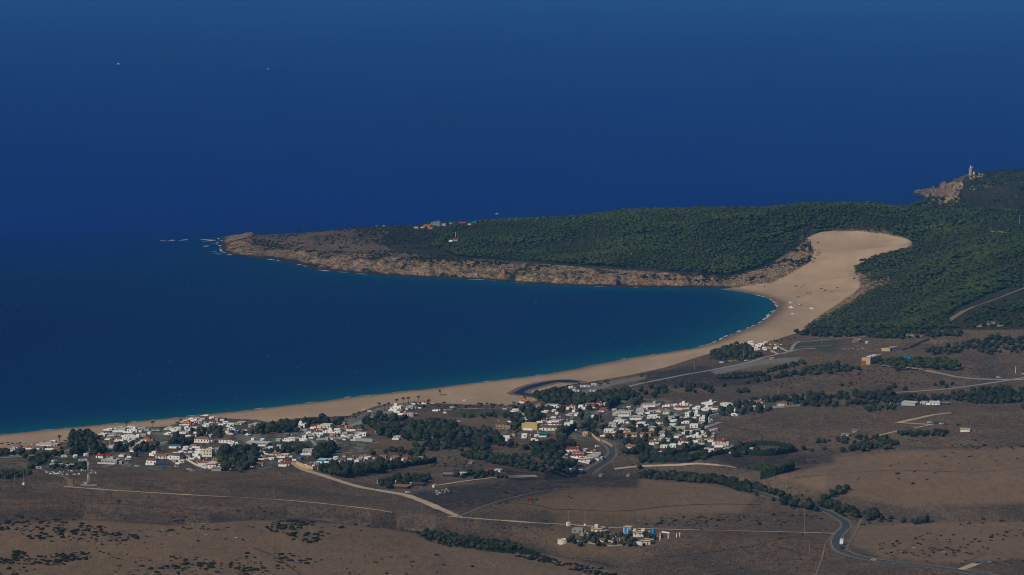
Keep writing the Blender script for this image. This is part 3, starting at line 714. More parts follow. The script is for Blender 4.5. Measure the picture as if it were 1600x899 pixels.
def trunk_mesh(h, r, limbs=3, seed=0):
    rg = random.Random(seed); P_ = [tube([(0, 0, -0.3), (0.03, 0, h * 0.6), (0, 0.03, h)], [r * 1.3, r, r * 0.7])]
    for k in range(limbs):
        a = rg.uniform(0, 6.28); P_.append(tube([(0, 0, h * 0.55), (0.35 * math.cos(a), 0.35 * math.sin(a), h * 1.05)], [r * 0.6, r * 0.25], 5))
    return merge(P_)
class Kind:
    def __init__(s, name, crown_fn, mat, trunk=None, nvar=4, part='crown'):
        s.name, s.mat, s.part = name, mat, part
        s.hi = [np_mesh(part, *crown_fn(10 + i, True), mat) for i in range(nvar)]
        s.lo = [crown_fn(40 + i, False) for i in range(nvar)]
        s.tr = np_mesh('trunk', *trunk, M_bark) if trunk is not None else None
    def one(s, x, y, z, r, h, label, cat, group, rz=None):
        i = random.randrange(len(s.hi)); rz = random.uniform(0, 6.28) if rz is None else rz
        if s.tr is None:
            o = link(s.name, s.hi[i]); o.location = (x, y, z - 0.05); o.scale = (r, r, h); o.rotation_euler = (0, 0, rz)
            return tag(o, label, cat, group)
        e = empty(s.name, (x, y, z), rz, label, cat, group); e.scale = (r, r, h)
        link(s.part, s.hi[i], e); link('trunk', s.tr, e); return e
    def many(s, name, pts, label, cat):
        if not len(pts): return
        Vs, Fs, o = [], [], 0
        for (x, y, z, r, h) in pts:
            v, f = s.lo[random.randrange(len(s.lo))]; a = random.uniform(0, 6.28); c, s_ = math.cos(a), math.sin(a)
            w = np.empty_like(v); w[:, 0] = (v[:, 0] * c - v[:, 1] * s_) * r + x; w[:, 1] = (v[:, 0] * s_ + v[:, 1] * c) * r + y; w[:, 2] = v[:, 2] * h + z - 0.05
            Vs.append(w); Fs.append(f + o); o += len(v)
        ob = link(name, np_mesh(name, np.concatenate(Vs), np.concatenate(Fs), s.mat)); tag(ob, label, cat, kind='stuff')
PINE = Kind('umbrella_pine', crown_pine, M_pine, trunk_mesh(0.9, 0.07, 4, 1), 5)
OLIVE = Kind('wild_olive_tree', crown_round, M_olive, trunk_mesh(0.7, 0.08, 4, 2), 5)
SHRUB = Kind('mastic_shrub', crown_shrub, M_shrub, None, 5)
CYP = Kind('cypress', crown_cyp, M_cyp, trunk_mesh(1.5, 0.12, 0, 3), 2)

HOUSEPTS = []      # filled from the building list below before anything is planted
def clear(x, y, r):
    ok = np.ones(len(x), bool)
    for (hx, hy, hr) in HOUSEPTS: ok &= ((x - hx) ** 2 + (y - hy) ** 2) > (hr + r * 0.7) ** 2
    for line, w in ROADPTS:
        lx0, ly0 = line.min(0) - 12; lx1, ly1 = line.max(0) + 12
        c = (x > lx0) & (x < lx1) & (y > ly0) & (y < ly1) & ok
        if not c.any(): continue
        L = line[::2]; i = np.where(c)[0]
        dd = ((x[i][:, None] - L[None, :, 0]) ** 2 + (y[i][:, None] - L[None, :, 1]) ** 2).min(1)
        ok[i] = dd > (w / 2 + r[i] * 0.8) ** 2
    return ok
def scatter(poly, spacing, jitter=0.45, keep=1.0, dens=None, seed=0, up=0.0):
    """world-space jittered grid inside an area traced on the ground"""
    poly = widen(pp(poly)) if isinstance(poly, str) else poly; a = np.array(poly)
    x, y, z = hit(np.clip(a[:, 0], -60, 1660), a[:, 1]); x = x * np.where(a[:, 0] > 1660, 1.14, np.where(a[:, 0] < -60, 1.14, 1)); x0, x1, y0, y1 = x.min() - 30, x.max() + 30, y.min() - 60, y.max() + 250
    gx, gy = np.meshgrid(np.arange(x0, x1, spacing), np.arange(y0, y1, spacing)); rg = np.random.default_rng(seed + int(abs(x0) * 7 + y0))
    gx = (gx + rg.uniform(-jitter, jitter, gx.shape) * spacing).ravel(); gy = (gy + rg.uniform(-jitter, jitter, gy.shape) * spacing).ravel()
    k = rg.random(gx.shape) < keep
    if dens: k &= (fbm(gx, gy, dens[0], 3, 91) + 0.5) > dens[1]
    gx, gy = gx[k], gy[k]; z = gz(gx, gy); u, v = proj(gx, gy, z)
    m = inside(pp(poly) if isinstance(poly, str) else [tuple(p) for p in poly], u, v - up) & (sample(CD, gx, gy) > 3)
    return gx[m], gy[m], z[m]
# ------------------------------------------------------------------ buildings
ROT0 = math.radians(-17)       # most fronts are turned a little towards the sun, their right sides lie in shade
def quad_box(x0, x1, y0, y1, z0, z1): return box_vf(x0, x1, y0, y1, z0, z1)
class MB:
    def __init__(s): s.v, s.f = [], []
    def add(s, vf):
        k = len(s.v); s.v += list(vf[0]); s.f += [tuple(i + k for i in f) for f in vf[1]]; return s
    def box(s, *a): return s.add(quad_box(*a))
    def mesh(s, name, mat):
        me = bpy.data.meshes.new(name); me.from_pydata([tuple(v) for v in s.v], [], s.f); me.update(); me.materials.append(mat); return me
    def obj(s, name, mat, parent=None): return link(name, s.mesh(name, mat), parent)
_WM = {}
def unit_piece(name, mat):
    k = (name, mat.name)
    if k not in _WM: _WM[k] = MB().box(-0.5, 0.5, -0.05, 0.03, 0, 1).mesh(name, mat)
    return _WM[k]
def piece(name, mat, par, x, y, z, w, h, rz=0.0):
    o = link(name, unit_piece(name, mat), par); o.location = (x, y, z); o.scale = (w, 1, h); o.rotation_euler = (0, 0, rz); return o
def prism_roof(w, d, rise, over, z, hip=0.0):
    a, b = w / 2 + over, d / 2 + over; t = 0.14; hx = a - hip
    v = [(-a, -b, z), (a, -b, z), (a, b, z), (-a, b, z), (-hx, 0, z + rise), (hx, 0, z + rise)]
    v += [(p[0], p[1], p[2] - t) for p in v[:4]]
    f = [(0, 1, 5, 4), (2, 3, 4, 5), (1, 2, 5), (3, 0, 4), (9, 8, 7, 6), (0, 6, 7, 1), (1, 7, 8, 2), (2, 8, 9, 3), (3, 9, 6, 0)]
    return v, f
def house(px, py, wpx, hpx, style='F', wall='w', roof='D', label=None, cat='house', group=None, rot=None, depth=None, name='house', door=None, win=None, wincol=None, parts=True):
    x, y, z = hit1(px, py); s = scale_at(y)
    w = max(2.2, wpx * s * 0.86); h = max(2.2, hpx * s * 0.86)
    d = depth if depth else min(max(w * 0.75, 3.5), 9.5)
    r = (ROT0 + random.uniform(-0.14, 0.14)) if rot is None else math.radians(rot)
    c, sn = math.cos(r), math.sin(r)
    x += -sn * d / 2; y += c * d / 2
    cs = [(x + c * a * w / 2 - sn * b * d / 2, y + sn * a * w / 2 + c * b * d / 2) for a in (-1, 1) for b in (-1, 1)]
    zz = gz(np.array([p[0] for p in cs]), np.array([p[1] for p in cs])); base = float(zz[[0, 2]].mean()) if True else z
    lo = float(zz.min()) - base - 0.6
    e = empty(name, (x, y, base), r, label, cat, group)
    HOUSEPTS.append((x, y, max(w, d) * 0.5))
    wm, rm = MAT[wall], MAT[roof]
    if wall == 'w': wm = MAT[random.choice(('w', 'w', 'w', 'w2', 'w3'))]
    if style == 'F':
        p = 0.45
        MB().box(-w/2, w/2, -d/2, d/2, lo, h - p).obj('wall', wm, e)
        MB().box(-w/2 + 0.25, w/2 - 0.25, -d/2 + 0.25, d/2 - 0.25, h - p - 0.02, h - p + 0.05).obj('roof', rm, e)
        m = MB(); t = 0.24
        m.box(-w/2, w/2, -d/2, -d/2 + t, h - p + .003, h); m.box(-w/2, w/2, d/2 - t, d/2, h - p + .003, h)
        m.box(-w/2, -w/2 + t, -d/2 + t, d/2 - t, h - p + .003, h); m.box(w/2 - t, w/2, -d/2 + t, d/2 - t, h - p + .003, h); m.obj('parapet', wm, e)
        hw = h - p
        if w > 8 and random.random() < 0.6:
            qx = random.uniform(-w * 0.3, w * 0.3)
            MB().box(qx - 1.3, qx + 1.3, d * 0.05, d * 0.05 + 2.4, h - p + 0.06, h + 1.9).obj('stair_head', wm, e)
    elif style in 'GH':
        rise = min(0.23 * d, h * 0.42); hw = h - rise * 0.7
        m = MB().box(-w/2, w/2, -d/2, d/2, lo, hw)
        if style == 'G': m.add(([(-w/2, -d/2, hw), (-w/2, d/2, hw), (-w/2, 0, hw + rise * 0.93)], [(0, 2, 1)])); m.add(([(w/2, -d/2, hw), (w/2, d/2, hw), (w/2, 0, hw + rise * 0.93)], [(0, 1, 2)]))
        m.obj('wall', wm, e)
        ro = MB().add(prism_roof(w, d, rise, 0.35, hw + 0.05, hip=(min(w * 0.35, d * 0.45) if style == 'H' else 0.0))).obj('roof', rm, e)
        if random.random() < 0.5:
            qx = random.choice([-1, 1]) * w * 0.28; ch = MB().box(qx - 0.3, qx + 0.3, 0.2, 0.8, hw + rise * 0.5, hw + rise + 0.9).obj('chimney', MAT['w'], ro)
    else:  # 'S' shed: thin sloping sheet roof with an overhang
        hw = h * 0.86
        MB().box(-w/2, w/2, -d/2, d/2, lo, hw - 0.1).obj('wall', wm, e)
        a, b = w/2 + 0.5, d/2 + 0.5
        v = [(-a, -b, hw), (a, -b, hw), (a, b, h * 1.08), (-a, b, h * 1.08)]; v += [(q[0], q[1], q[2] + 0.12) for q in v]
        MB().add((v, [(0, 3, 2, 1), (4, 5, 6, 7), (0, 1, 5, 4), (1, 2, 6, 5), (2, 3, 7, 6), (3, 0, 4, 7)])).obj('roof', rm, e)
    if parts and wpx > 7 and style != 'S' and name == 'house' and random.random() < 0.7:
        q = random.choice([-1, 1]); aw = random.uniform(2.2, 4.2); ad = d * random.uniform(0.5, 0.9); ah = hw * random.uniform(0.55, 0.8); yo = random.uniform(-1.5, 1.0)
        ax = sorted((q * (w / 2 + 0.003), q * (w / 2 + aw)))
        an = MB().box(ax[0], ax[1], -ad/2 + yo, ad/2 + yo, lo, ah).obj('annex', wm, e)
        MB().box(ax[0] + .15, ax[1] - .15, -ad/2 + yo + .15, ad/2 + yo - .15, ah - .02, ah + .12).obj('annex_roof', rm if random.random() < .5 else MAT['D'], an)
    if parts and w > 3.4 and style != 'S':
        n = max(1, min(8, int(w / 3.0))) if win is None else win
        fl = 1 if hw < 5.0 else (2 if hw < 8.2 else 3); fh = hw / fl
        wc = M_glass if wincol is None else MAT[wincol]
        di = random.randrange(n) if n > 1 else -1
        for lv in range(fl):
            for k in range(n):
                qx = (k + 0.5) / n * w - w / 2
                if lv == 0 and k == di: continue
                piece('window', wc, e, qx, -d/2, lv * fh + fh * 0.36, 1.15, min(1.2, fh * 0.42))
        if n: piece('door', M_door if door is None else door, e, (di + 0.5) / n * w - w / 2 if di >= 0 else w * 0.3, -d/2, 0.05, 1.05, min(2.05, hw * 0.8))
        if d > 4 and win is None: piece('window', wc, e, w/2, 0.0, fh * 0.36, 1.1, min(1.1, fh * 0.4), math.pi / 2)
    return e, w, d, h
# x, y of the foot, width, height (photo pixels), style, wall, roof
B = """13 706 27 4 F w D;26 701 14 5 G c T;54 702 34 5 G w T;72 697 44 4 F w W;83 702 24 4 G o T;82 692 10 3 F w D;126 693 10 4 G w R;151 692 8 4 G w R;133 713 7 5 F w D;117 715 8 4 F w D
155 716 14 6 G w R;167 715 13 5 G w R;170 725 32 8 F w W;213 705 11 9 F w M;208 714 12 7 F k D;192 713 10 5 G w T;190 698 7 5 F w D;236 726 20 10 G w M;240 713 8 9 F w D;251 717 20 7 G w T
158 682 14 4 F w D;166 678 12 3 G w M;188 675 20 7 F w D;206 676 20 6 F w D;202 670 12 4 F w D;176 681 14 4 F w D;200 683 16 4 F w D;207 686 24 4 F w W;222 683 14 5 F w D;222 674 13 7 F w D;229 689 12 8 H o M;186 671 10 3 F w D;196 689 14 3 F w D;171 673 10 4 F w D
265 672 12 5 F c D;277 673 12 6 F w D;273 700 22 4 S w E;291 664 18 5 F o O;292 660 16 4 F w D;304 661 8 7 F w D;318 655 18 4 G w M;312 662 8 6 G w W;323 667 9 6 F w D;331 661 10 4 G w R;338 658 6 6 F w D;321 652 10 3 F w D;298 657 10 3 F w W;308 656 9 3 F w D;330 655 9 3 F w D
291 672 8 6 F w D;302 672 12 5 F w K;290 677 12 4 F w D;345 657 14 4 G w M;352 663 10 5 F w D;360 666 12 5 F w W;370 664 8 4 F w D;353 678 4 5 F w D;356 679 4 11 F c D;367 678 14 6 F b W;391 668 7 6 F w D;400 667 18 5 S w W;345 663 8 4 G w M;376 663 12 4 S x W;311 678 8 5 F w D
315 691 30 8 H w T;352 692 26 8 H w M;290 702 10 5 F w D;302 700 12 6 G w T;312 699 10 4 G w M;309 712 14 8 F w D;324 713 18 13 F c D;338 707 10 7 F w D;272 718 22 10 G w M;290 717 16 9 G w M;305 717 12 9 F w D;344 702 8 4 F w D;360 697 10 5 F w D;358 703 10 3 G w T;297 710 8 5 F w D;262 714 12 6 G w T;362 692 9 4 F w D
283 724 12 6 F c D;310 723 8 4 G y T;318 726 16 4 G c T;335 722 12 3 G c T;329 732 20 9 F w R;338 736 18 5 S x X;276 730 8 4 G w T;345 728 10 4 G w R;357 733 15 5 S k T;386 731 12 5 G w R;402 729 20 6 G w T;345 718 8 3 F w D;376 729 4 7 F w D;366 724 9 3 G w M
401 696 42 5 S w W;452 689 22 4 F w D;457 685 10 4 G w R;414 706 14 4 F w D;433 705 14 4 F x D;431 712 14 5 G c T;444 715 15 6 F w T;466 719 12 5 F b W;480 710 18 9 F w D;494 709 10 4 F w D;446 728 14 6 G c R;481 728 13 4 G w M;493 727 12 5 F w D;458 703 10 3 S w L;422 702 9 3 F w D;410 717 12 3 G c T;424 719 9 3 F w D
470 668 15 7 F w D;508 670 20 8 F c W;492 669 14 5 G w R;534 664 12 4 F w D;531 671 14 4 G w M;540 672 4 8 F y D;549 673 11 7 F r O;557 673 19 9 H r G;560 681 13 11 F w M;567 682 12 7 F w D;500 682 12 6 F w D;514 677 16 5 F w D;527 679 12 6 F w D;538 681 10 6 F w D;495 677 11 4 G w R;488 684 10 5 F w D;482 679 9 3 F w D;519 682 10 5 F w K;546 683 12 4 F w D;558 688 15 6 F w D;476 675 8 4 F w D;505 673 8 3 G w M
503 723 15 6 S B W;519 723 15 6 S B W;533 722 16 7 G w M;547 718 14 4 G w M;561 720 12 5 F w D;566 716 12 4 G w T;551 727 9 4 F w D;575 717 10 4 F c D;505 733 10 5 F c D
619 641 19 8 F w D;640 639 13 5 F w D;655 637 15 5 F k D;663 631 10 5 G c O;650 631 12 3 G c O;624 644 11 3 G w T;634 648 14 4 G w T;641 651 12 6 F w D;648 650 8 4 F w D;592 678 14 3 S w W;612 677 10 3 S w W;620 686 14 5 F p W;683 642 12 5 G w K;695 646 6 4 G w T;662 685 10 5 F x W;671 688 9 5 F w W;684 690 6 4 F w D
617 719 18 7 H c T;632 719 10 5 G c T;644 720 9 6 G c T;656 721 12 8 F t D;598 716 12 5 G c T;606 727 10 4 F c D;592 724 9 4 F w D;624 764 30 4 S k T;638 759 9 3 S w p;666 749 13 3 S g L;722 743 12 3 S w W;764 737 13 4 S w R;777 738 11 3 S w W;677 762 4 3 F c Y;700 745 22 3 S k X;652 760 22 4 S k K
816 629 10 9 H o O;783 671 20 13 G t M;827 672 30 12 F y Y;791 688 12 8 F w X;802 682 6 4 F y D;819 684 10 7 F w D;826 684 8 4 G w T;842 677 7 6 G w T;858 673 28 8 G w M;869 665 20 4 G w M;888 666 16 6 F w D;866 661 18 4 F w D;850 659 12 4 G w R;849 682 16 5 S g E;843 639 14 9 H w O;862 638 21 6 F w D;874 638 6 6 F r O;894 639 11 6 G w O;907 640 9 8 F w D;922 635 18 5 G w T;928 637 12 6 G w R;936 633 9 5 G w R;946 633 8 4 F c D;942 643 14 6 F r O;935 647 7 4 G o O;892 650 10 5 F w D;904 649 14 4 F w D;926 653 5 5 F w D;805 643 12 3 F w D;788 640 9 3 S w O;853 645 8 3 F w D;833 689 9 3 F w D;877 657 12 3 G w M;838 683 8 4 F w D
959 629 9 5 F w D;952 633 10 5 G w T;964 625 10 4 G w R;974 650 30 9 F w D;1000 647 15 9 F w D;1016 635 35 4 F w D;1014 646 18 4 F w D;1019 654 18 6 F w D;994 655 26 5 F x W;1032 643 10 6 G y T;1042 646 14 6 H c X;1055 635 8 4 F w D;1068 634 16 4 F w D;1062 639 13 4 G w R;1075 638 12 4 G w T;1090 640 9 6 F w D;1080 651 24 7 F w D;1056 653 12 5 H w X;1045 634 14 4 G w T;1006 640 14 3 F w D
967 662 20 6 F w D;957 667 14 8 F w D;951 677 18 7 F w D;948 681 12 3 G w R;963 682 12 3 G w R;1002 666 14 7 F w D;1019 665 8 5 F b D;1030 662 14 4 G w R;1018 672 13 6 F c T;986 683 21 7 G c T;1008 682 20 6 G c T;983 676 12 5 F c T;1036 681 14 8 F w T;1050 667 16 5 F w D;1062 673 20 6 F w Y;1084 669 15 7 F w D;1096 663 12 5 F w D;1043 672 12 4 G w T;1072 662 12 4 F w D;995 662 9 4 G w M;973 671 10 4 G w M
1037 701 13 6 F w D;1051 700 12 7 F w D;1036 705 12 3 G w R;985 703 20 8 G w T;1066 693 14 6 H w R;1133 634 19 4 F w D;1143 635 10 3 F w D;1108 632 20 3 F w D;1106 641 16 5 F w D;1120 639 13 4 G c T;1100 658 18 6 F w D;1110 660 8 5 F w D;1075 677 16 4 F w D;1087 684 22 4 F w D;1108 681 18 4 F w T;1110 689 13 6 H w T;1124 694 19 7 H w R;1095 699 13 7 F c D;1104 704 10 4 F w D;1127 698 28 4 F w W;1137 707 18 7 F c T;1111 706 10 5 F w D;1121 708 12 5 G w R;1166 694 13 4 S w R;1184 633 17 8 H w T;1180 640 15 5 S o W;1193 637 5 4 F w D;1224 634 14 8 H t M;1178 705 16 3 S w W;1092 690 10 4 F w D;1060 683 12 3 F w D;1044 690 11 3 S w W;1118 673 9 3 F w D
914 682 10 8 F y W;895 705 22 6 G w R;903 710 22 4 G c T;904 715 20 5 G w R;925 717 24 6 F w W;933 712 13 5 F w W;884 716 8 5 G w R;912 720 26 4 F w T;888 737 8 3 S w W;905 738 9 3 S w W
1153 546 14 5 F w D;1178 547 14 5 F w D;1189 541 12 5 F w D;1201 546 10 5 G c T;1213 545 10 4 F w D;1206 562 9 3 F t Y;1165 541 10 3 F w D;1170 546 8 3 F w D;1205 539 8 3 G w T;1194 546 7 4 F w D;1196 537 7 3 F w D;1416 561 17 4 S B E
1394 635 14 4 G w R;1404 635 7 3 F b D;1419 634 26 6 S w W;1443 632 14 5 F w D;1460 633 19 6 G w W;1477 633 13 3 S k X;1508 675 17 5 S w Y;1365 694 18 4 S r R;1320 682 14 4 S w X;1335 676 9 3 S t X;1354 537 5 2 S w W
902 833 20 8 F x D;932 833 22 9 F c T;980 834 15 13 F c T;1000 839 28 9 F c T;1008 852 20 9 F c T;941 847 12 6 G c M;960 848 12 5 G c M;918 838 14 5 F x X;971 845 10 4 G c M;950 840 9 4 F x X;945 829 8 4 S g K
711 377 10 4 G w R;704 378 7 3 F w D;667 355 14 4 G o T;681 354 17 8 F L X;660 357 8 3 G c T;693 354 8 5 F x X;650 357 8 3 G c T;722 350 14 3 G r T;733 352 6 2 F c D;740 349 12 2 F E E;632 351 8 3 F x D;620 354 8 2 G c T;610 353 10 2 F x D;598 355 9 2 F c D;642 352 7 3 G c T;586 354 9 2 F x D;577 352 8 2 F x D;672 358 9 3 G o O;704 351 6 3 F x X"""
WALLW = {'w': 'white', 'c': 'cream', 'y': 'yellow', 't': 'tan stone', 'x': 'grey', 'k': 'dark', 'b': 'blue', 'B': 'bright blue', 'o': 'orange', 'r': 'brick red', 'g': 'green', 'p': 'pale blue', 'L': 'grey green', 'E': 'teal'}
ROOFW = {'T': 'terracotta', 'M': 'brown tiled', 'R': 'red', 'O': 'orange red', 'G': 'green', 'W': 'pale metal', 'X': 'grey', 'E': 'teal', 'K': 'dark', 'L': 'light green', 'Y': 'yellowish', 'D': 'flat pale', 'p': 'pale blue'}
ORD = (lambda s_: s_.split() + ['twenty-' + q for q in s_.split()[:9]])('first second third fourth fifth sixth seventh eighth ninth tenth eleventh twelfth thirteenth fourteenth fifteenth sixteenth seventeenth eighteenth nineteenth twentieth')
def zone(px, py):
    if py < 400: return 'on the wooded headland'
    if px > 1300: return 'in the fields at the far right'
    if py > 800: return 'of the farm with blue doors'
    if px > 1140 and py < 570: return 'in the small hamlet by the curved beach'
    if py > 735 and 600 < px < 860: return 'of the smallholdings above the pale track'
    if px > 870 and py > 695 and px < 945: return 'inside the bend of the road'
    if px < 145: return 'at the left end of the beach village'
    if px < 262: return 'in the beach village behind the lattice mast'
    if px < 345: return 'in the middle of the beach village'
    if px < 430: return 'in the beach village around the dark grove'
    if px < 590: return 'at the right end of the beach village'
    if px < 760: return ('by the palm avenue' if py < 660 else 'below the dark wood')
    if px < 945: return ('by the far end of the palm avenue' if py < 655 else 'left of the road bend')
    if px < 1035: return ('in the back rows right of the road bend' if py < 660 else 'just right of the road bend')
    if py < 656: return 'in the back rows of the right village'
    return 'in the front rows of the right village'
MAT['L'] = MAT['L']; 
rows = []
for ln in B.replace('\n', ';').split(';'):
    q = ln.split()
    if len(q) != 7: continue
    px, py, wpx, hpx = map(float, q[:4]); st, wa, ro = q[4:]
    size = 'long ' if wpx >= 18 and wpx / hpx > 3 else ('large ' if wpx >= 18 else ('tall ' if hpx >= 9 else ('tiny ' if wpx <= 8 else ('small ' if wpx <= 12 else ''))))
    kind = 'shed' if st == 'S' else 'house'
    rt = {'F': 'flat-roofed' if ro in 'DW' else None, 'G': None, 'H': None, 'S': None}[st]
    desc = f"{size}{WALLW[wa]} " + (f"{rt} {kind}" if rt else f"{kind} with {ROOFW[ro]} roof")
    rows.append(dict(px=px, py=py, w=wpx, h=hpx, st=st, wa=wa, ro=ro, desc=desc, z=zone(px, py), kind=kind))
from collections import defaultdict
# smaller plain houses and huts that fill the blocks between the larger ones
rh = random.Random(5); taken = [(r_['px'], r_['py'], r_['w']) for r_ in rows]
for poly, cnt in (("150 694;180 680;240 678;246 690;200 704", 8), ("250 668;345 664;410 668;400 680;300 690;250 690", 8), ("255 706;345 700;345 730;300 728;260 722", 10), ("345 684;460 690;470 722;420 728;400 715;350 700", 10), ("470 680;560 680;560 690;475 692", 6), ("500 714;620 712;600 732;520 732", 6),
                  ("800 640;940 638;900 656;830 668;800 660", 10), ("945 640;1110 632;1180 640;1110 690;1150 704;1040 700;990 690;945 676", 14), ("880 700;940 704;930 720;884 716", 3), ("1150 538;1215 536;1212 550;1150 548", 4)):
    pl = pp(poly); xs = [q[0] for q in pl]; ys = [q[1] for q in pl]; got = 0
    for tr_ in range(600):
        if got >= cnt: break
        u_, v_ = rh.uniform(min(xs), max(xs)), rh.uniform(min(ys), max(ys)); w2 = rh.choice([6, 7, 8, 9, 10, 12])
        if not inside(pl, np.array([u_]), np.array([v_]))[0]: continue
        if any(abs(u_ - a) < (w2 + c_) * 0.42 and abs(v_ - b) < 3.6 for a, b, c_ in taken): continue
        taken.append((u_, v_, w2)); got += 1; st, ro = rh.choice([('F', 'D'), ('F', 'D'), ('F', 'W'), ('G', 'T'), ('G', 'M'), ('S', 'W')]); wa = rh.choice('wwwwwwc')
        size = 'tiny ' if w2 <= 8 else 'small '; kind = 'shed' if st == 'S' else 'house'; rt = 'flat-roofed' if st == 'F' else None
        rows.append(dict(px=round(u_, 1), py=round(v_, 1), w=w2, h=rh.choice([3.4, 4, 4.4, 5]), st=st, wa=wa, ro=ro, desc=f"{size}{WALLW[wa]} " + (f"{rt} {kind}" if rt else f"{kind} with {ROOFW[ro]} roof"), z=zone(u_, v_), kind=kind))
grp = defaultdict(list)
for r_ in rows: grp[(r_['desc'], r_['z'])].append(r_)
for (d_, z_), L in grp.items():
    L.sort(key=lambda r_: r_['px'])
    for i, r_ in enumerate(L):
        r_['label'] = f"{d_} {z_}" if len(L) == 1 else f"{d_} {z_}, {ORD[i]} such from left"
def trimw(t):
    w_ = t.split()
    return ' '.join(w_[:16])
for r_ in rows:
    kw = {}
    farm = r_['z'] == 'of the farm with blue doors'
    nm = {'S': 'shed'}.get(r_['st'], 'house')
    lab = r_['label']
    if (r_['px'], r_['py']) == (827.0, 672.0): lab, nm, kw = 'large yellow flat-roofed hall beside the brown-roofed stone building', 'hall', dict(win=0, rot=-22)
    if (r_['px'], r_['py']) == (783.0, 671.0): lab, kw = 'tan stone building with brown tiled roof left of the yellow hall', dict(rot=-8)
    if farm and r_['wa'] == 'c' and r_['h'] >= 9: kw = dict(rot=-24, wincol='B', depth=8 if r_['w'] > 16 else 7)
    if (r_['px'], r_['py']) == (980.0, 834.0): kw = dict(rot=-24, win=0)
    if r_['z'] == 'on the wooded headland': kw['parts'] = r_['w'] > 12
    if r_['st'] == 'F' and r_['ro'] == 'T' and not farm: kw.setdefault('rot', None)
    e, w_, d_, h_ = house(r_['px'], r_['py'], r_['w'], r_['h'], r_['st'], r_['wa'], r_['ro'], trimw(lab), nm, 'buildings ' + r_['z'], name=nm, **kw)
    r_['e'] = e
    if r_['st'] == 'F' and r_['ro'] in 'TMR':     # a strip of tiles along the front edge
        v = [(-w_/2 - .2, -d_/2 - .5, h_ - .75), (w_/2 + .2, -d_/2 - .5, h_ - .75), (w_/2 + .2, -d_/2 + .6, h_ + .1), (-w_/2 - .2, -d_/2 + .6, h_ + .1)]
        v += [(a, b, c_ - .12) for a, b, c_ in v]
        MB().add((v, [(0, 1, 2, 3), (7, 6, 5, 4), (0, 4, 5, 1), (1, 5, 6, 2), (2, 6, 7, 3), (3, 7, 4, 0)])).obj('tile_edge', MAT[r_['ro']], e)
    if (r_['px'], r_['py']) == (980.0, 834.0):
        piece('door', M_dblue, e, -w_ * 0.2, -d_/2, 0.05, 2.4, 3.9); piece('door', M_dblue, e, w_ * 0.26, -d_/2, 0.05, 2.4, 3.6)
# the big cream museum blocks on the plain
def block(px, py, wpx, hpx, depth, rot, label, wall='t', extra=None):
    e, w_, d_, h_ = house(px, py, wpx, hpx, 'F', wall, 'X', label, 'museum building', 'museum buildings on the plain', rot=rot, depth=depth, name='museum_building', win=0)
    return e, w_, d_, h_
MAT['s'] = flat_mat('sandstone_cladding', (0.55, 0.42, 0.25))
e, w_, d_, h_ = block(1353, 570, 17, 13, 34, -27, 'long cream block with a red door facing the fields', 's')
piece('door', M_dred, e, -w_ * 0.25, -d_/2, 0.05, 5.2, 4.2)
for q in range(3): MB().box(-2.5, 2.5, -d_/2 + 8 + q * 8, -d_/2 + 11 + q * 8, h_ - 0.4, h_ + 0.8).obj('skylight', MAT['W'], e)
e, w_, d_, h_ = block(1384, 549, 17, 5.5, 22, -30, 'cream block with a wing coloured as its shaded side, behind the first', 's')
MB().box(w_/2, w_/2 + 14, -d_/2 + 3, d_/2 - 2, -0.5, h_ - 0.3).obj('shade_painted_wing', MAT['K'], e)  # dark colour of this wing stands in for the block's unlit right side
# lighthouse tower on the point
_ys = np.linspace(6400, 7200, 300); _xs = _ys * (1517 - 800) / FPX
_v = proj(_xs, _ys, gz(_xs, _ys))[1]; _i = int(np.argmin(_v)); x, y = float(_xs[_i]), float(_ys[_i]) - 12; z = float(gz(x, y)); print('tower foot at', proj(np.array(x), np.array(y), z))
e = empty('lighthouse', (x, y, z - 0.5), 0, 'round tan stone lighthouse tower on the far headland', 'lighthouse')
def lathe(prof, n=20):
    V = [(r * math.cos(2 * math.pi * j / n), r * math.sin(2 * math.pi * j / n), zz) for (r, zz) in prof for j in range(n)]
    F = [(i * n + j, i * n + (j + 1) % n, (i + 1) * n + (j + 1) % n, (i + 1) * n + j) for i in range(len(prof) - 1) for j in range(n)]
    F.append(tuple(range(len(V) - n, len(V)))); return V, F
MAT['f'] = flat_mat('tower_masonry', (0.52, 0.34, 0.20), var=0.2)
MB().add(lathe([(3.9, -1), (3.6, 4), (3.3, 11.5), (3.55, 11.6), (3.55, 12.6), (3.2, 12.6), (3.2, 12.0)])).obj('tower_shaft', MAT['f'], e)
la_ = MB().add(lathe([(1.0, 12.0), (1.0, 14.6), (1.3, 14.7), (1.3, 15.0)])).obj('lantern_room', MAT['w'], e)
MB().add(lathe([(0.9, 15.0), (0.9, 16.4), (1.1, 16.4), (0.05, 17.4)])).obj('lantern', MAT['W'], la_)
q = MB().box(3.6, 6.2, -1.6, 1.6, -3, 5.5).obj('stair_tower', MAT['w'], e); MB().box(2.3, 3.4, -.6, .6, 12.7, 13.9).obj('watch_box', MAT['w'], e)
piece('door', M_door, e, 0, -3.75, 0, 1.1, 2.2)

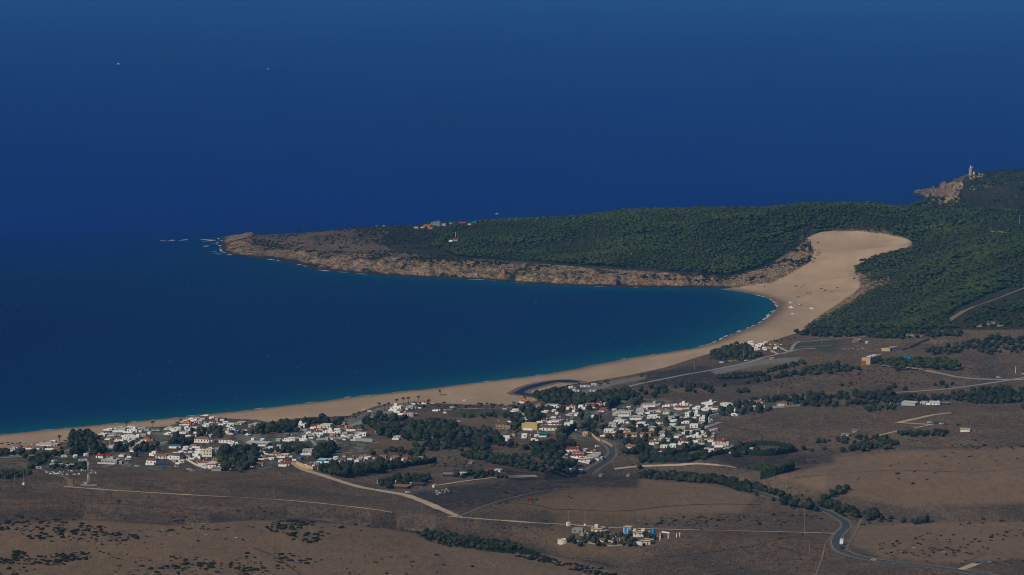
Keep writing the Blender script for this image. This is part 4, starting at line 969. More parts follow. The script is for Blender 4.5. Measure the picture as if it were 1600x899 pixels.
# garden walls, each a thing: two or three runs of low wall round a plot
def wall_runs(pts3, hgt, mat, name, label, cat, group=None, th=0.3):
    x = [p[0] for p in pts3]; y = [p[1] for p in pts3]
    ox, oy = x[0], y[0]; oz = float(gz(ox, oy)); m = MB()
    for i in range(len(pts3) - 1):
        L = math.hypot(x[i + 1] - x[i], y[i + 1] - y[i]); n_ = max(1, int(L / 6)); dx, dy = (x[i + 1] - x[i]) / L, (y[i + 1] - y[i]) / L; nx_, ny_ = -dy * th / 2, dx * th / 2
        for k in range(n_):
            a, b = k / n_ * L, (k + 1) / n_ * L
            if k == n_ - 1: b -= 0.002
            pa = (x[i] + dx * a, y[i] + dy * a); pb = (x[i] + dx * b, y[i] + dy * b)
            za, zb = float(gz(*pa)) - oz, float(gz(*pb)) - oz
            v = [(p[0] + s1 * nx_ - ox, p[1] + s1 * ny_ - oy, zz + hh) for hh in (-0.6, hgt) for (p, zz) in ((pa, za), (pb, zb)) for s1 in (-1, 1)]
            m.add((v, [(0, 1, 3, 2), (4, 6, 7, 5), (0, 2, 6, 4), (1, 5, 7, 3), (0, 4, 5, 1), (2, 3, 7, 6)]))
    o = m.obj(name, mat); o.location = (ox, oy, oz); return tag(o, label, cat, group)
def pxwall(s, hgt, mat, label, name='garden_wall', cat='wall', group=None, th=0.3):
    a = np.array(pp(s)); x, y, z = hit(a[:, 0], a[:, 1]); return wall_runs(list(zip(x, y)), hgt, mat, name, label, cat, group, th)
pxwall("463 726;475 731", 3.2, MAT['y'], 'first yellow garden wall by the start of the pale track')
pxwall("476 731.5;489 734.5", 3.2, MAT['y'], 'second yellow garden wall, longer, above the pale track')
pxwall("291 719;307 728;322 733", 1.9, MAT['c'], 'cream garden wall slanting below the two-storey row of houses')
pxwall("554 689;582 691", 3.2, MAT['x'], 'grey yard wall at the right end of the beach village')
pxwall("494 688;548 685", 1.5, MAT['w'], 'long white garden wall below the tall white house row')
pxwall("925 681;930 686;938 691", 2.6, MAT['y'], 'yellow garden wall beside the bend of the road')
pxwall("940 691;948 694;957 700", 2.6, MAT['t'], 'tan plastered wall beside the bend of the road')
pxwall("1207 638;1225 637;1250 635", 2.2, MAT['x'], 'long pale wall below the tan stone house')
pxwall("797 683;812 671", 2.0, MAT['y'], 'low yellow wall running down from the yellow hall')
pxwall("896 846;930 851;955 854;985 851", 0.8, MAT['x'], 'curved grey terrace wall in front of the farm with blue doors')
pxwall("1031 836;1032 841", 2.0, MAT['w'], 'short white gate wall right of the farm with blue doors')
pxwall("1034 832;1046 834", 1.0, MAT['w'], 'low white wall right of the blue water tank')
pxwall("1420 545;1435 538;1452 531", 2.5, MAT['t'], 'long straight boundary wall behind the museum buildings')
pxwall("566 737;590 737;590 730", 2.2, MAT['c'], 'cream wall round a yard below the beach village')
pxwall("1068 654;1088 654", 1.5, MAT['c'], 'cream wall left of the large white back-row house')
pxwall("480 715;528 710", 1.2, MAT['w'], 'low white wall along the lane past the white block')
for r_ in rows:
    if r_['py'] < 500 or r_['px'] > 1250 or r_['py'] > 735 or r_['w'] < 10 or random.random() < 0.2: continue
    e = r_['e']; hx, hy = e.location.x, e.location.y; s = scale_at(hy); L = r_['w'] * s * random.uniform(0.5, 1.0); q = random.choice([-1, 1])
    a = ROT0 + random.uniform(-0.2, 0.2); ux, uy = math.cos(a), math.sin(a)
    x0, y0 = hx - ux * L / 2 + uy * random.uniform(7, 13), hy - uy * L / 2 - ux * random.uniform(7, 13)
    P3 = [(x0, y0), (x0 + ux * L, y0 + uy * L)]
    if random.random() < 0.6: P3.append((P3[-1][0] - uy * 7, P3[-1][1] + ux * 7))
    wall_runs(P3, random.uniform(1.2, 2.0), MAT[random.choice('wwwwwc')], 'garden_wall', 'low pale garden wall in front of a house ' + r_['z'], 'wall', 'garden walls ' + r_['z'])
# ------------------------------------------------------------------ planting
def vis(x, y, z):
    """is the spot (3 m up) seen from the camera's side of the ground"""
    t = np.linspace(0.35, 0.995, 160)[None, :]
    X = x[:, None] * t; Yy = y[:, None] * t; Z = H + (z[:, None] + 3 - H) * t
    return (sample(GZ, X, Yy) < Z).all(1)
def plant(kind, areas, limit, lab, cat, grp, stuff_name, stuff_label):
    """areas: list of (poly, spacing, rmin, rmax, aspect, keep, dens, label)"""
    P_ = []
    for ai, (poly, sp_, r0, r1, asp, keep, dens, label) in enumerate(areas):
        x, y, z = scatter(poly, sp_, keep=keep, dens=dens, seed=ai + 5, up=5.0 if kind is OLIVE and r1 > 3 else 0.0)
        if not len(x): continue
        r = RNG.uniform(r0, r1, len(x)); ok = clear(x, y, r)
        for q in np.where(ok)[0]: P_.append((x[q], y[q], z[q], r[q], r[q] * asp * random.uniform(0.85, 1.2), label))
    return P_
def finish(kind, P_, limit, cat, stuff_name, stuff_label):
    a = np.array([p[:3] for p in P_]); u, v = proj(a[:, 0], a[:, 1], a[:, 2]); seen = vis(a[:, 0], a[:, 1], a[:, 2]) & (u > -5) & (u < 1605) & (v < 905)
    by = {}
    for i, p in enumerate(P_): by.setdefault(p[5], []).append(i)
    lab2 = {}
    for L_, ii in by.items():
        if len(ii) < 8: 
            for i in ii: lab2[i] = L_
            continue
        uu = u[ii]; q1, q2 = np.quantile(uu, (1 / 3, 2 / 3)); vm = np.median(v[ii])
        for i in ii:
            nm = ('left end' if u[i] < q1 else 'right end' if u[i] > q2 else 'middle')
            lab2[i] = ' '.join(L_.split()[:12]) + (', ' + ('far ' if v[i] < vm else 'near ') + nm)
    key = np.array([p[3] for p in P_]) / a[:, 1] * seen
    o = np.argsort(-key); top = set(o[:limit].tolist()); rest = []
    for i, p in enumerate(P_):
        if i in top and seen[i]: kind.one(*p[:5], lab2[i], cat, lab2[i])
        else: rest.append(p[:5])
    kind.many(stuff_name, rest, stuff_label, cat)
    print(kind.name, len(P_), 'in view', int(seen.sum()))
# pine forest
forest = []
def add_forest(poly, sp_, r0, r1, asp, keep=0.97, dens=None):
    x, y, z = scatter(poly, sp_, keep=keep, dens=dens, seed=3)
    r = RNG.uniform(r0, r1, len(x)); ok = (sample(M_sand, x, y) < 0.35)
    for (hx, hy, hr) in HOUSEPTS:
        if hy > 4000: ok &= ((x - hx) ** 2 + (y - hy) ** 2) > (hr + 6) ** 2
    for hxx, hyy, hrr in HOUSEPTS:      # keep the sight line in front of a forest house open
        if hyy > 5200: ok &= ~((np.abs(x - hxx * y / hyy) < hrr + 2) & (y < hyy) & (y > hyy - 45))
    r = r * np.clip(0.85 + fbm(x, y, 90, 3, 141) * 0.7, 0.55, 1.35); ok &= ~((fbm(x, y, 130, 4, 151) > 0.34) & (RNG.random(len(x)) < 0.6))
    for i in np.where(ok)[0]: forest.append((x[i], y[i], z[i], r[i], r[i] * asp * random.uniform(0.85, 1.25), 'umbrella pine'))
F_LEFT = "668 342;700 333;760 328;880 320;1000 312;1100 308;1200 305;1290 300;1350 300;1430 305;1500 320;1610 332;1610 372;1500 378;1440 384;1436 388;1400 376;1370 368;1340 366;1290 366;1268 372;1244 386;1215 402;1185 418;1140 430;1060 424;1000 420;900 414;800 406;720 402;700 396;672 385;690 372;672 360"
F_RIGHT = "1336 424;1340 414;1380 398;1430 388;1480 380;1610 366;1610 444;1570 452;1530 468;1490 486;1476 500;1500 514;1440 516;1380 514;1330 516;1290 514;1262 512;1300 490;1330 474;1352 456;1368 442;1350 432"
add_forest(F_LEFT, 5.2, 2.2, 4.6, 1.05); add_forest(F_RIGHT, 5.2, 2.3, 4.6, 1.05)
add_forest("1262 514;1340 512;1400 516;1500 512;1606 508;1606 528;1540 520;1480 530;1420 522;1360 530;1300 522", 8, 2.4, 4.6, 1.1, 0.7, (70, 0.42))
add_forest("1500 504;1530 488;1560 474;1590 462;1610 454;1610 508;1560 512;1510 512", 7.4, 3.0, 4.6, 1.1, 0.85)
x, y, z = scatter(F_LEFT, 30)
FOR = np.array([f[:5] for f in forest])
u, v = proj(FOR[:, 0], FOR[:, 1], FOR[:, 2]); vs_ = vis(FOR[:, 0], FOR[:, 1], FOR[:, 2]) & (u > 2) & (u < 1598)
near = np.argsort(np.where(vs_, FOR[:, 1], 1e9))[:240]; ns_ = set(near.tolist())
for i in near: PINE.one(*[float(q) for q in FOR[i]], 'green umbrella pine at the near edge of the forest on the right', 'pine tree', 'pines at the near edge of the forest')
PINE.many('pine_forest', [tuple(f) for i, f in enumerate(FOR) if i not in ns_], 'dense green umbrella pine forest covering the headland and the hill', 'forest')
print('forest', len(FOR))
P_ = plant(PINE, [("1372 574;1400 560;1430 556;1460 560;1500 572;1500 580;1460 582;1400 580", 8, 3.0, 4.2, 1.3, 0.7, None, 'umbrella pine beside the museum buildings on the plain'),
                  ("1500 574;1560 578;1560 588;1500 584", 22, 3.0, 4.2, 1.2, 0.6, None, 'umbrella pine beside the road to the museum')], 60, '', '', '', '', '')
for p in P_[:60]: PINE.one(*p[:5], p[5], 'pine tree', p[5])

# scrub on the headland, the point and the cliffs: one mass
scr = []
for poly, sp_, r0, r1, keep, dens in (("540 341;700 331;704 394;620 392;560 372", 7, 1.8, 3.8, 0.75, (45, 0.42)), ("392 362;470 350;560 340;640 334;700 330;640 372;660 392;600 388;520 382;440 376", 9, 1.6, 3.6, 0.6, (60, 0.52)), ("1480 322;1498 292;1520 272;1535 250;1560 240;1620 236;1620 336;1560 336;1500 330", 6.5, 2.0, 4.2, 0.8, (28, 0.32)),
        ("392 372;420 376;480 380;560 388;640 396;740 402;740 410;640 406;560 400;480 396;430 390;396 382", 6.5, 1.6, 3.6, 0.85, (40, 0.36)), ("430 392;600 405;800 424;1000 436;1100 442;1180 428;1230 404;1150 428;1000 418;800 406;600 392", 7.5, 1.8, 4.0, 0.85, (38, 0.46)), ("1000 420;1140 424;1190 412;1240 390;1268 380;1270 408;1230 424;1170 440;1060 444;1000 440", 8, 2.2, 4.6, 0.85, (45, 0.42)),
        ("1264 512;1310 486;1350 462;1392 444;1392 434;1360 430;1372 446;1330 480;1290 508", 8, 1.8, 3.4, 0.8, (40, 0.4)), ("560 340;760 327;1000 311;1000 326;760 343;600 352", 9, 2.5, 4.5, 0.9, None), ("720 350;1100 322;1180 320;1180 330;1000 336;860 342", 11, 2.5, 4, 0.5, (90, 0.45))):
    x, y, z = scatter(poly, sp_, keep=keep, dens=dens, seed=8)
    for q in range(len(x)):
        r = random.uniform(r0, r1)
        if all((x[q] - h_[0]) ** 2 + (y[q] - h_[1]) ** 2 > (h_[2] + r) ** 2 for h_ in HOUSEPTS if h_[1] > 5000): scr.append((x[q], y[q], z[q], r, r * random.uniform(0.8, 1.2)))
HEATH = Kind('heath_shrub', crown_shrub, M_heath, None, 3)
PUR = [p for p in scr if (lambda u, v: (430 < u < 700 and v < 400))(*[float(q) for q in proj(np.array(p[0]), np.array(p[1]), p[2])]) and random.random() < 0.6]
pset = set(map(id, PUR))
HEATH.many('heath', PUR, 'grey heath covering the open ground near the tip of the headland', 'heath')
SHRUB.many('cliff_scrub', [p for p in scr if id(p) not in pset], 'dark scrub growing over the cliffs and the far point', 'scrub')

# olive, carob and other round trees
T_ = []
def tr(poly, sp_, r0, r1, asp, keep, dens, label): T_.append((poly, sp_, r0, r1, asp, keep, dens, label))
tr("572 656;598 646;625 652;690 652;722 668;762 668;786 690;800 702;770 704;720 692;690 688;640 684;602 680;582 674", 8.0, 2.6, 5.6, 1.1, 0.9, (60, .22), 'round dark tree in the big wood between the two villages')
tr("640 690;700 688;740 696;790 703;840 718;880 724;902 736;850 734;800 726;750 716;700 706;650 702", 7.4, 2.2, 4.6, 1.0, 0.85, (60, 0.3), 'round dark tree in the thicket along the dry stream')
tr("842 692;880 686;900 692;880 716;900 722;942 722;948 728;900 739;870 730;832 708", 7.4, 2.2, 4.6, 1.1, 0.9, None, 'round dark tree around the red-roofed houses inside the bend')
tr("958 702;1000 692;1030 706;1100 708;1118 712;1060 720;1000 730;962 732;956 716", 7.0, 2.8, 4.6, 1.1, 0.8, (50, 0.35), 'round dark tree right of the road bend')
tr("1000 738;1060 741;1130 745;1172 754;1202 765;1235 776;1290 785;1330 792;1362 799;1400 808;1360 810;1320 803;1280 798;1235 788;1190 772;1160 764;1110 752;1060 748;1000 744", 7.4, 2.2, 4.8, 1.0, 0.88, None, 'round dark tree in the long thicket beside the asphalt road')
tr("1400 806;1430 806;1460 814;1430 818;1402 812", 9, 2.5, 4.5, 1.0, 0.8, None, 'round dark tree at the end of the long thicket')
tr("1285 772;1310 762;1328 756;1330 760;1300 776;1288 782", 6.5, 2.5, 3.8, 1.0, 0.9, None, 'round dark tree in the row climbing the right field')
tr("830 613;880 606;900 616;940 612;985 606;1000 616;1012 628;965 630;930 628;900 632;850 628", 7.5, 3.0, 5.0, 1.0, 0.9, None, 'round dark tree in the thicket behind the back rows')
tr("800 634;850 630;900 634;990 632;990 638;900 640;800 642", 10, 2.8, 4.0, 1.1, 0.5, None, 'round dark tree among the back row houses')
tr("1150 628;1200 617;1262 612;1330 611;1400 608;1480 612;1530 606;1606 600;1606 642;1560 634;1500 622;1430 626;1350 628;1300 632;1262 631;1200 628", 8.4, 2.4, 5.0, 0.95, 0.8, (60, 0.33), 'round dark tree in the band of trees across the plain')
tr("1130 600;1170 588;1210 584;1262 570;1310 562;1345 574;1362 590;1300 604;1220 612;1160 616", 8.0, 2.0, 4.4, 0.9, 0.8, (60, 0.36), 'round dark tree scattered on the heath below the museum')
tr("1362 592;1420 584;1480 592;1500 600;1440 606;1380 606", 15, 2.6, 4.4, 0.95, 0.7, (70, 0.4), 'round dark tree scattered on the slope by the museum road')
tr("1000 603;1080 598;1130 604;1130 622;1000 620", 12, 2.8, 4.4, 0.95, 0.7, (70, 0.4), 'round dark tree scattered on the heath behind the right village')
tr("1120 585;1150 583;1195 580;1195 583;1150 588;1120 588", 6, 2.6, 3.8, 1.0, 0.95, None, 'round dark tree in the row below the grey field')
tr("1195 576;1252 562;1262 563;1200 579", 6, 2.4, 3.4, 1.0, 0.95, None, 'round dark tree in the row below the grey field')
tr("1112 548;1150 537;1172 540;1176 552;1150 560;1116 558", 7, 3.0, 5.0, 1.1, 0.9, None, 'round dark tree around the small hamlet')
tr("1176 552;1190 548;1180 562;1165 564", 7, 2.6, 4.0, 1.1, 0.9, None, 'round dark tree around the small hamlet')
tr("1440 540;1490 530;1560 524;1606 520;1606 532;1560 536;1500 546;1460 552", 9, 2.8, 4.6, 0.95, 0.8, (60, 0.36), 'round dark tree on the plain below the forest')
tr("1500 536;1606 545;1606 556;1540 552", 11, 2.6, 4.2, 0.95, 0.7, (60, 0.4), 'round dark tree on the plain below the forest')
tr("1240 516;1300 512;1400 516;1500 514;1500 522;1400 526;1330 522;1260 522", 7.5, 2.8, 4.6, 1.0, 0.85, None, 'round dark tree along the foot of the forest')
tr("104 692;112 674;130 670;150 678;166 702;150 707;112 707", 8.0, 2.6, 4.6, 1.25, 0.75, None, 'tall dark tree in the clump at the left end of the beach')
tr("160 702;250 702;245 690;200 692;170 698", 9, 3.0, 4.4, 1.15, 0.7, None, 'round dark tree behind the white cube house')
tr("268 678;300 684;297 697;262 692", 8, 3.4, 5.0, 1.1, 0.9, None, 'round dark tree behind the green-roofed shed')
tr("334 714;352 700;400 697;408 708;402 722;378 734;352 732;340 724", 8.0, 2.8, 5.2, 1.2, 0.85, None, 'tall dark tree in the grove in the beach village')
tr("360 674;400 672;400 660;470 656;500 650;520 656;540 652;530 662;500 662;470 670;420 674", 7.5, 2.8, 4.6, 1.0, 0.8, None, 'round dark tree in the thicket behind the beach')
tr("492 702;518 694;522 706;500 714;490 710", 7.5, 4.0, 5.5, 1.2, 0.95, None, 'tall dark tree right of the white block')
tr("408 700;440 698;480 696;478 704;440 706;410 706", 8, 2.8, 4.0, 1.0, 0.8, None, 'round dark tree around the garden plots')
tr("300 670;345 668;345 684;300 680", 9, 2.6, 4.0, 1.2, 0.7, None, 'round dark tree between white houses of the beach village')
tr("0 700;60 703;100 704;90 712;30 712;0 712", 9, 3.0, 4.4, 1.0, 0.7, None, 'round dark tree at the left end of the beach village')
tr("48 712;70 706;74 714;54 730;45 728", 6.5, 2.6, 3.8, 1.0, 0.95, None, 'round dark tree in the curved hedge by the sandy track')
tr("76 722;135 722;135 730;76 728", 7.5, 2.2, 3.4, 1.0, 0.7, None, 'round dark tree around the caravans')
tr("0 732;46 736;48 738;20 744;0 746", 7, 2.4, 3.6, 0.9, 0.9, None, 'round dark tree in the thicket at the left edge')
tr("495 735;520 728;560 728;580 738;540 742;505 742", 7.5, 3.4, 5.0, 1.2, 0.85, None, 'tall dark tree around the last gardens before the track')
tr("572 728;600 714;612 722;640 724;600 734;580 738", 7.5, 3.4, 5.2, 1.2, 0.8, None, 'tall dark tree around the terracotta farmhouses')
tr("572 708;600 700;660 702;668 714;662 722;600 712", 9, 2.8, 4.6, 1.1, 0.5, None, 'round dark tree around the terracotta farmhouses')
tr("590 752;612 744;650 740;672 742;672 750;640 756;600 760", 7, 2.6, 3.8, 1.1, 0.85, None, 'round dark tree in the smallholding hedges')
tr("700 740;730 734;790 738;792 744;730 744", 7, 2.4, 3.6, 1.0, 0.7, None, 'round dark tree in the smallholding hedges')
tr("880 662;900 655;990 657;1110 642;1112 704;1040 710;962 698;920 672", 12, 2.2, 3.8, 1.15, 0.55, None, 'round garden tree between the houses of the right village')
tr("960 700;985 690;1000 692;1010 706;980 706", 7.5, 3.4, 5.0, 1.2, 0.9, None, 'tall dark tree just right of the road bend')
tr("760 678;800 690;860 690;870 700;820 700;770 692", 9, 2.6, 4.2, 1.1, 0.7, None, 'round dark tree left of the road bend')
tr("870 672;890 664;888 690;872 690", 8, 3.2, 5.0, 1.2, 0.9, None, 'tall dark tree along the road bend')
tr("896 654;935 642;950 640;930 656;905 662", 8, 3.2, 4.8, 1.2, 0.9, None, 'tall dark tree beside the village road')
tr("800 655;845 645;850 652;812 660;806 672;798 668", 8, 3.0, 4.6, 1.15, 0.8, None, 'round dark tree behind the yellow hall')
tr("720 646;800 642;860 648;800 650;730 650", 8, 2.2, 3.4, 1.0, 0.8, None, 'round dark tree along the palm avenue')
tr("1140 700;1165 690;1190 696;1188 704;1150 710", 7.5, 3.0, 4.6, 1.1, 0.9, None, 'round dark tree around the red canopy')
tr("1120 640;1150 630;1200 632;1212 638;1160 644;1120 646", 9, 2.8, 4.6, 1.1, 0.7, None, 'round dark tree around the last houses on the right')
tr("1300 684;1340 676;1392 680;1386 686;1320 690", 7, 2.4, 3.4, 1.0, 0.9, None, 'round dark tree in the oval hedge in the right field')
tr("1312 702;1340 694;1360 690;1404 688;1400 696;1350 702", 7.5, 2.8, 4.2, 1.0, 0.85, None, 'round dark tree around the red-roofed field shed')
tr("1402 675;1430 672;1480 672;1482 680;1440 678;1402 678", 6.5, 2.4, 3.4, 1.0, 0.95, None, 'round dark tree in the hedge of the right field')
tr("1352 634;1400 630;1400 638;1352 640", 8, 2.2, 3.2, 1.0, 0.7, None, 'round dark tree beside the long white farm')
tr("1272 686;1292 680;1296 686;1276 690", 7, 2.4, 3.4, 1.0, 0.9, None, 'round dark tree in the small clump in the right field')
tr("887 838;905 836;912 852;890 852;884 845", 7, 2.4, 3.4, 1.1, 0.9, None, 'dark tree around the round tank of the farm')
tr("920 840;985 840;985 852;920 850", 9, 1.6, 2.6, 1.2, 0.7, None, 'small dark tree in the farm courtyard')
tr("905 836;1025 838;1025 856;905 854", 6.0, 1.4, 2.8, 1.2, 0.6, None, 'small dark tree between the walls of the farm')
tr("1110 750;1118 748;1130 756;1120 756", 8, 2.0, 3.0, 1.0, 0.8, None, 'round dark tree by the cypress row')
tr("1260 690;1300 700;1240 706;1190 706;1200 700", 12, 2.0, 3.4, 1.0, 0.5, None, 'round dark tree at the edge of the burnt field')
tr("660 830;700 834;760 846;810 852;816 860;760 860;700 850;660 838", 5.0, 1.6, 2.8, 0.9, 0.85, None, 'low dark tree in the gully of the near hill')
P_ = plant(OLIVE, T_, 300, '', '', '', '', '')
finish(OLIVE, P_, 300, 'tree', 'far_thickets', 'smaller round dark trees of the thickets and villages farther off')

# low mastic shrubs
S_ = []
def sh_(poly, sp_, r0, r1, keep, dens, label): S_.append((poly, sp_, r0, r1, 0.75, keep, dens, label))
def ell(cx_, cy_, rx, ry): return ';'.join(f'{cx_ + rx * math.cos(t * 0.628):.1f} {cy_ + ry * math.sin(t * 0.628):.1f}' for t in range(10))
sh_("36 826;90 820;140 820;200 832;240 838;200 846;120 848;60 846;30 838", 5.6, 1.0, 2.5, 0.75, (30, 0.42), 'low dark shrub on the near hilltop at the left')
sh_("-5 872;50 872;100 864;140 862;140 874;90 886;40 882;-5 878", 4.6, 1.1, 2.4, 0.9, (30, 0.3), 'low dark shrub in the thick band at the bottom left')
sh_("-5 882;60 888;30 899;-5 899", 9, 1.0, 2.2, 0.7, (30, 0.4), 'low dark shrub at the bottom left corner')
sh_("150 846;260 848;280 880;200 880;150 872", 8.5, 0.9, 2.0, 0.7, (25, 0.42), 'low dark shrub on the left slope')
sh_("180 880;400 880;400 904;180 904", 10, 1.0, 2.6, 0.7, (25, 0.42), 'low dark shrub at the bottom edge')
sh_("260 868;330 866;340 892;270 890", 6, 1.0, 2.5, 0.8, (22, 0.42), 'low dark shrub on the middle of the left slope')
sh_("345 858;400 866;420 895;380 899;345 880", 6, 1.0, 2.5, 0.8, (22, 0.42), 'low dark shrub on the middle of the left slope')
sh_("412 820;450 812;500 822;516 836;490 850;455 850;450 838;420 830", 4.6, 1.2, 2.7, 0.85, (20, 0.28), 'low dark shrub in the thick patch on the near hilltop')
sh_("420 858;480 862;520 884;430 892", 6.5, 1.0, 2.4, 0.7, (22, 0.42), 'low dark shrub below the thick hilltop patch')
sh_("0 820;120 812;135 822;60 830;0 834", 8, 1.2, 2.6, 0.7, (40, 0.4), 'low dark shrub in the hollow behind the near hill')
sh_("200 826;320 822;430 820;430 826;320 830;200 832", 10, 1.0, 2.4, 0.6, (40, 0.35), 'low dark shrub in the hollow behind the near hill')
sh_("480 815;640 826;660 834;600 834;500 824", 8, 1.0, 2.6, 0.6, (40, 0.35), 'low dark shrub in the hollow behind the near hill')
sh_("650 828;700 838;760 850;812 856;880 878;960 892;990 904;930 899;860 884;790 866;700 854;650 840", 4.2, 1.1, 2.6, 0.85, (25, 0.22), 'low dark shrub in the gully line across the foreground')
sh_("520 850;640 856;780 880;700 905;520 905", 22, 0.9, 2.2, 0.7, (60, 0.35), 'lone low shrub on the bare foreground slope')
sh_("700 800;860 812;870 835;720 830", 15, 0.9, 1.9, 0.7, (50, 0.35), 'lone low shrub above the pale track junction')
sh_("690 762;880 756;900 790;720 800", 12, 0.9, 2.2, 0.6, (30, 0.45), 'low shrub in the stony field above the tracks')
sh_("150 772;480 790;480 815;150 812", 28, 1.0, 2.4, 0.7, None, 'lone low shrub on the wide brown left field')
sh_("985 806;1060 802;1180 806;1200 826;1100 830;1000 820", 8, 1.2, 2.4, 0.7, (35, 0.42), 'low dark shrub in the field right of the farm')
sh_("1080 848;1150 850;1200 862;1100 866", 11, 1.0, 2.2, 0.7, (35, 0.4), 'low dark shrub on the slope right of the farm')
sh_("1205 802;1290 806;1296 830;1220 826", 6.5, 1.0, 2.2, 0.75, (25, 0.4), 'low dark shrub left of the road bend')
sh_("1285 792;1345 800;1352 822;1330 822;1318 808", 5.5, 1.1, 2.6, 0.8, (25, 0.3), 'dark shrub along the verge inside the road bend')
sh_("1350 806;1400 812;1400 822;1350 818", 7, 1.2, 2.6, 0.7, (30, 0.35), 'dark shrub below the end of the long thicket')
sh_("1370 846;1410 842;1410 876;1376 876", 7.5, 1.0, 2.2, 0.7, (22, 0.4), 'low shrub in the cattle field')
sh_("1420 836;1606 818;1606 850;1500 852;1430 852", 9, 1.0, 2.4, 0.6, (30, 0.44), 'low shrub in the upper part of the cattle field')
sh_("1180 780;1280 795;1300 830;1290 899;1100 905;1100 870;1180 850", 30, 0.8, 1.8, 0.6, None, 'lone low shrub on the bare slope by the road')
sh_("1300 700;1606 690;1606 812;1460 800;1300 740", 24, 1.0, 2.8, 0.6, (120, 0.42), 'lone dark shrub on the big right field')
sh_("1476 690;1606 682;1606 700;1480 702", 12, 1.4, 2.8, 0.7, (40, 0.42), 'low dark shrub near the cream-roofed shed')
sh_("1460 812;1606 808;1606 818;1470 822", 9, 1.2, 2.8, 0.6, (40, 0.42), 'low dark shrub beyond the cattle field')
sh_("1140 588;1262 566;1360 575;1480 586;1480 604;1360 606;1200 606", 7, 0.8, 1.8, 0.6, (40, 0.38), 'small shrub on the heath')
sh_("1440 545;1606 540;1606 590;1560 586;1450 575", 16, 1.0, 2.0, 0.7, (60, 0.38), 'small shrub on the plain')
sh_("1000 586;1130 586;1130 600;1000 604", 14, 0.9, 1.8, 0.7, None, 'small shrub on the heath')
sh_("640 716;740 712;860 738;700 742;650 730", 9, 1.0, 2.2, 0.6, (40, 0.4), 'small shrub in the field below the dry stream')
sh_("0 697;100 690;180 672;180 674;100 694;0 701", 8, 1.4, 2.6, 0.6, None, 'dark shrub at the back of the beach')
sh_("400 664;480 654;560 650;600 640;600 644;560 654;470 662;400 670", 6, 1.2, 2.4, 0.7, None, 'dark shrub at the back of the beach')
sh_("680 636;760 632;800 633;800 636;700 640", 8, 1.4, 2.6, 0.7, None, 'dark shrub between the palms')
sh_("815 616;860 610;900 600;960 594;1060 572;1060 576;960 600;900 612;860 620;820 622", 8, 1.2, 2.6, 0.65, (40, 0.35), 'dark shrub between the lagoon and the campers')
sh_("1100 560;1180 536;1240 526;1250 530;1180 540;1110 566", 7, 1.0, 2.2, 0.65, (40, 0.35), 'dark shrub along the back of the curved beach')
sh_("20 862;44 862;44 870;20 870", 5, 1.8, 2.8, 0.9, None, 'dark shrub at the bottom left corner')
P_ = plant(SHRUB, S_, 300, '', '', '', '', '')
finish(SHRUB, P_, 300, 'shrub', 'low_scrub', 'smaller low shrubs dotted over the fields and the heath')
# dune plants
P_ = []
for poly, sp_, kp in (("1240 452;1300 440;1330 446;1300 462;1240 470", 16, 0.3), ("1262 380;1280 376;1282 396;1272 412;1262 410", 7, 0.6), ("1370 366;1400 372;1396 378", 12, 0.3), ("1240 448;1262 444;1262 450", 6, 0.6), ("1320 430;1362 436;1350 442", 8, 0.4), ("1180 448;1200 444;1204 452", 7, 0.4)):
    x, y, z = scatter(poly, sp_, keep=kp)
    for q in range(len(x)): P_.append((x[q], y[q], z[q], random.uniform(1.2, 2.8), random.uniform(0.8, 1.8)))
SHRUB.many('dune_plants', P_, 'small dark tufts of plants on the pale dune', 'dune plants')
# grey-purple thorn patches on the near slope
for (u, v, n_, rr) in ((32, 816, 12, 14), (276, 814, 7, 9)):
    x0, y0, z0 = hit1(u, v)
    for k in range(n_):
        x = x0 + random.uniform(-1, 1) * rr * 0.7; y = y0 + random.uniform(-1, 1) * rr * 1.4; HEATH.one(x, y, float(gz(x, y)), random.uniform(1.6, 3.0), random.uniform(1.2, 2.4), 'grey bare thorn bush in the hollow behind the near hill', 'shrub', 'grey thorn bushes')

# hedges
def hedge(s, w_, h_, label, mat=None):
    L = world_line(s, 1.6); d = np.gradient(L, axis=0); d /= np.linalg.norm(d, axis=1)[:, None]; nr = np.stack([-d[:, 1], d[:, 0]], 1)
    ring = [(-0.5, 0), (-0.55, 0.5), (-0.4, 0.95), (0, 1.05), (0.4, 0.95), (0.55, 0.5), (0.5, 0)]
    o0 = L[0]; z0 = float(gz(*o0)); V = []
    for i in range(len(L)):
        for j, (a, b) in enumerate(ring):
            k = 1 + 0.7 * float(mnoise.noise(Vector((L[i][0] * 0.6, L[i][1] * 0.6, j * 1.7)))) 
            p = L[i] + nr[i] * a * w_ * k; V.append((p[0] - o0[0], p[1] - o0[1], float(gz(*p)) - z0 - 0.1 + b * h_ * k))
    n_ = len(ring); F = [(i * n_ + j, i * n_ + j + 1, (i + 1) * n_ + j + 1, (i + 1) * n_ + j) for i in range(len(L) - 1) for j in range(n_ - 1)]
    F += [tuple(range(n_)), tuple(range(len(V) - n_, len(V)))[::-1]]
    o = mesh_obj('hedge', V, F, mat or M_cyp); o.location = (o0[0], o0[1], z0); tag(o, label, 'hedge')
hedge("585 737;620 731;660 726;680 722", 3.0, 4.0, 'long clipped dark hedge below the terracotta farmhouses')
hedge("875 684;884 677;899 669", 3.2, 5.0, 'tall dark hedge along the left side of the road bend')
hedge("1030 712;1065 708;1100 701", 2.6, 3.4, 'long dark hedge below the arched white houses')
hedge("1020 722;1050 722;1080 722", 3.0, 5.0, 'tall dark windbreak below the right village')
hedge("1080 718;1105 714;1140 708;1175 702", 3.0, 4.0, 'dark hedge along the top of the burnt field')
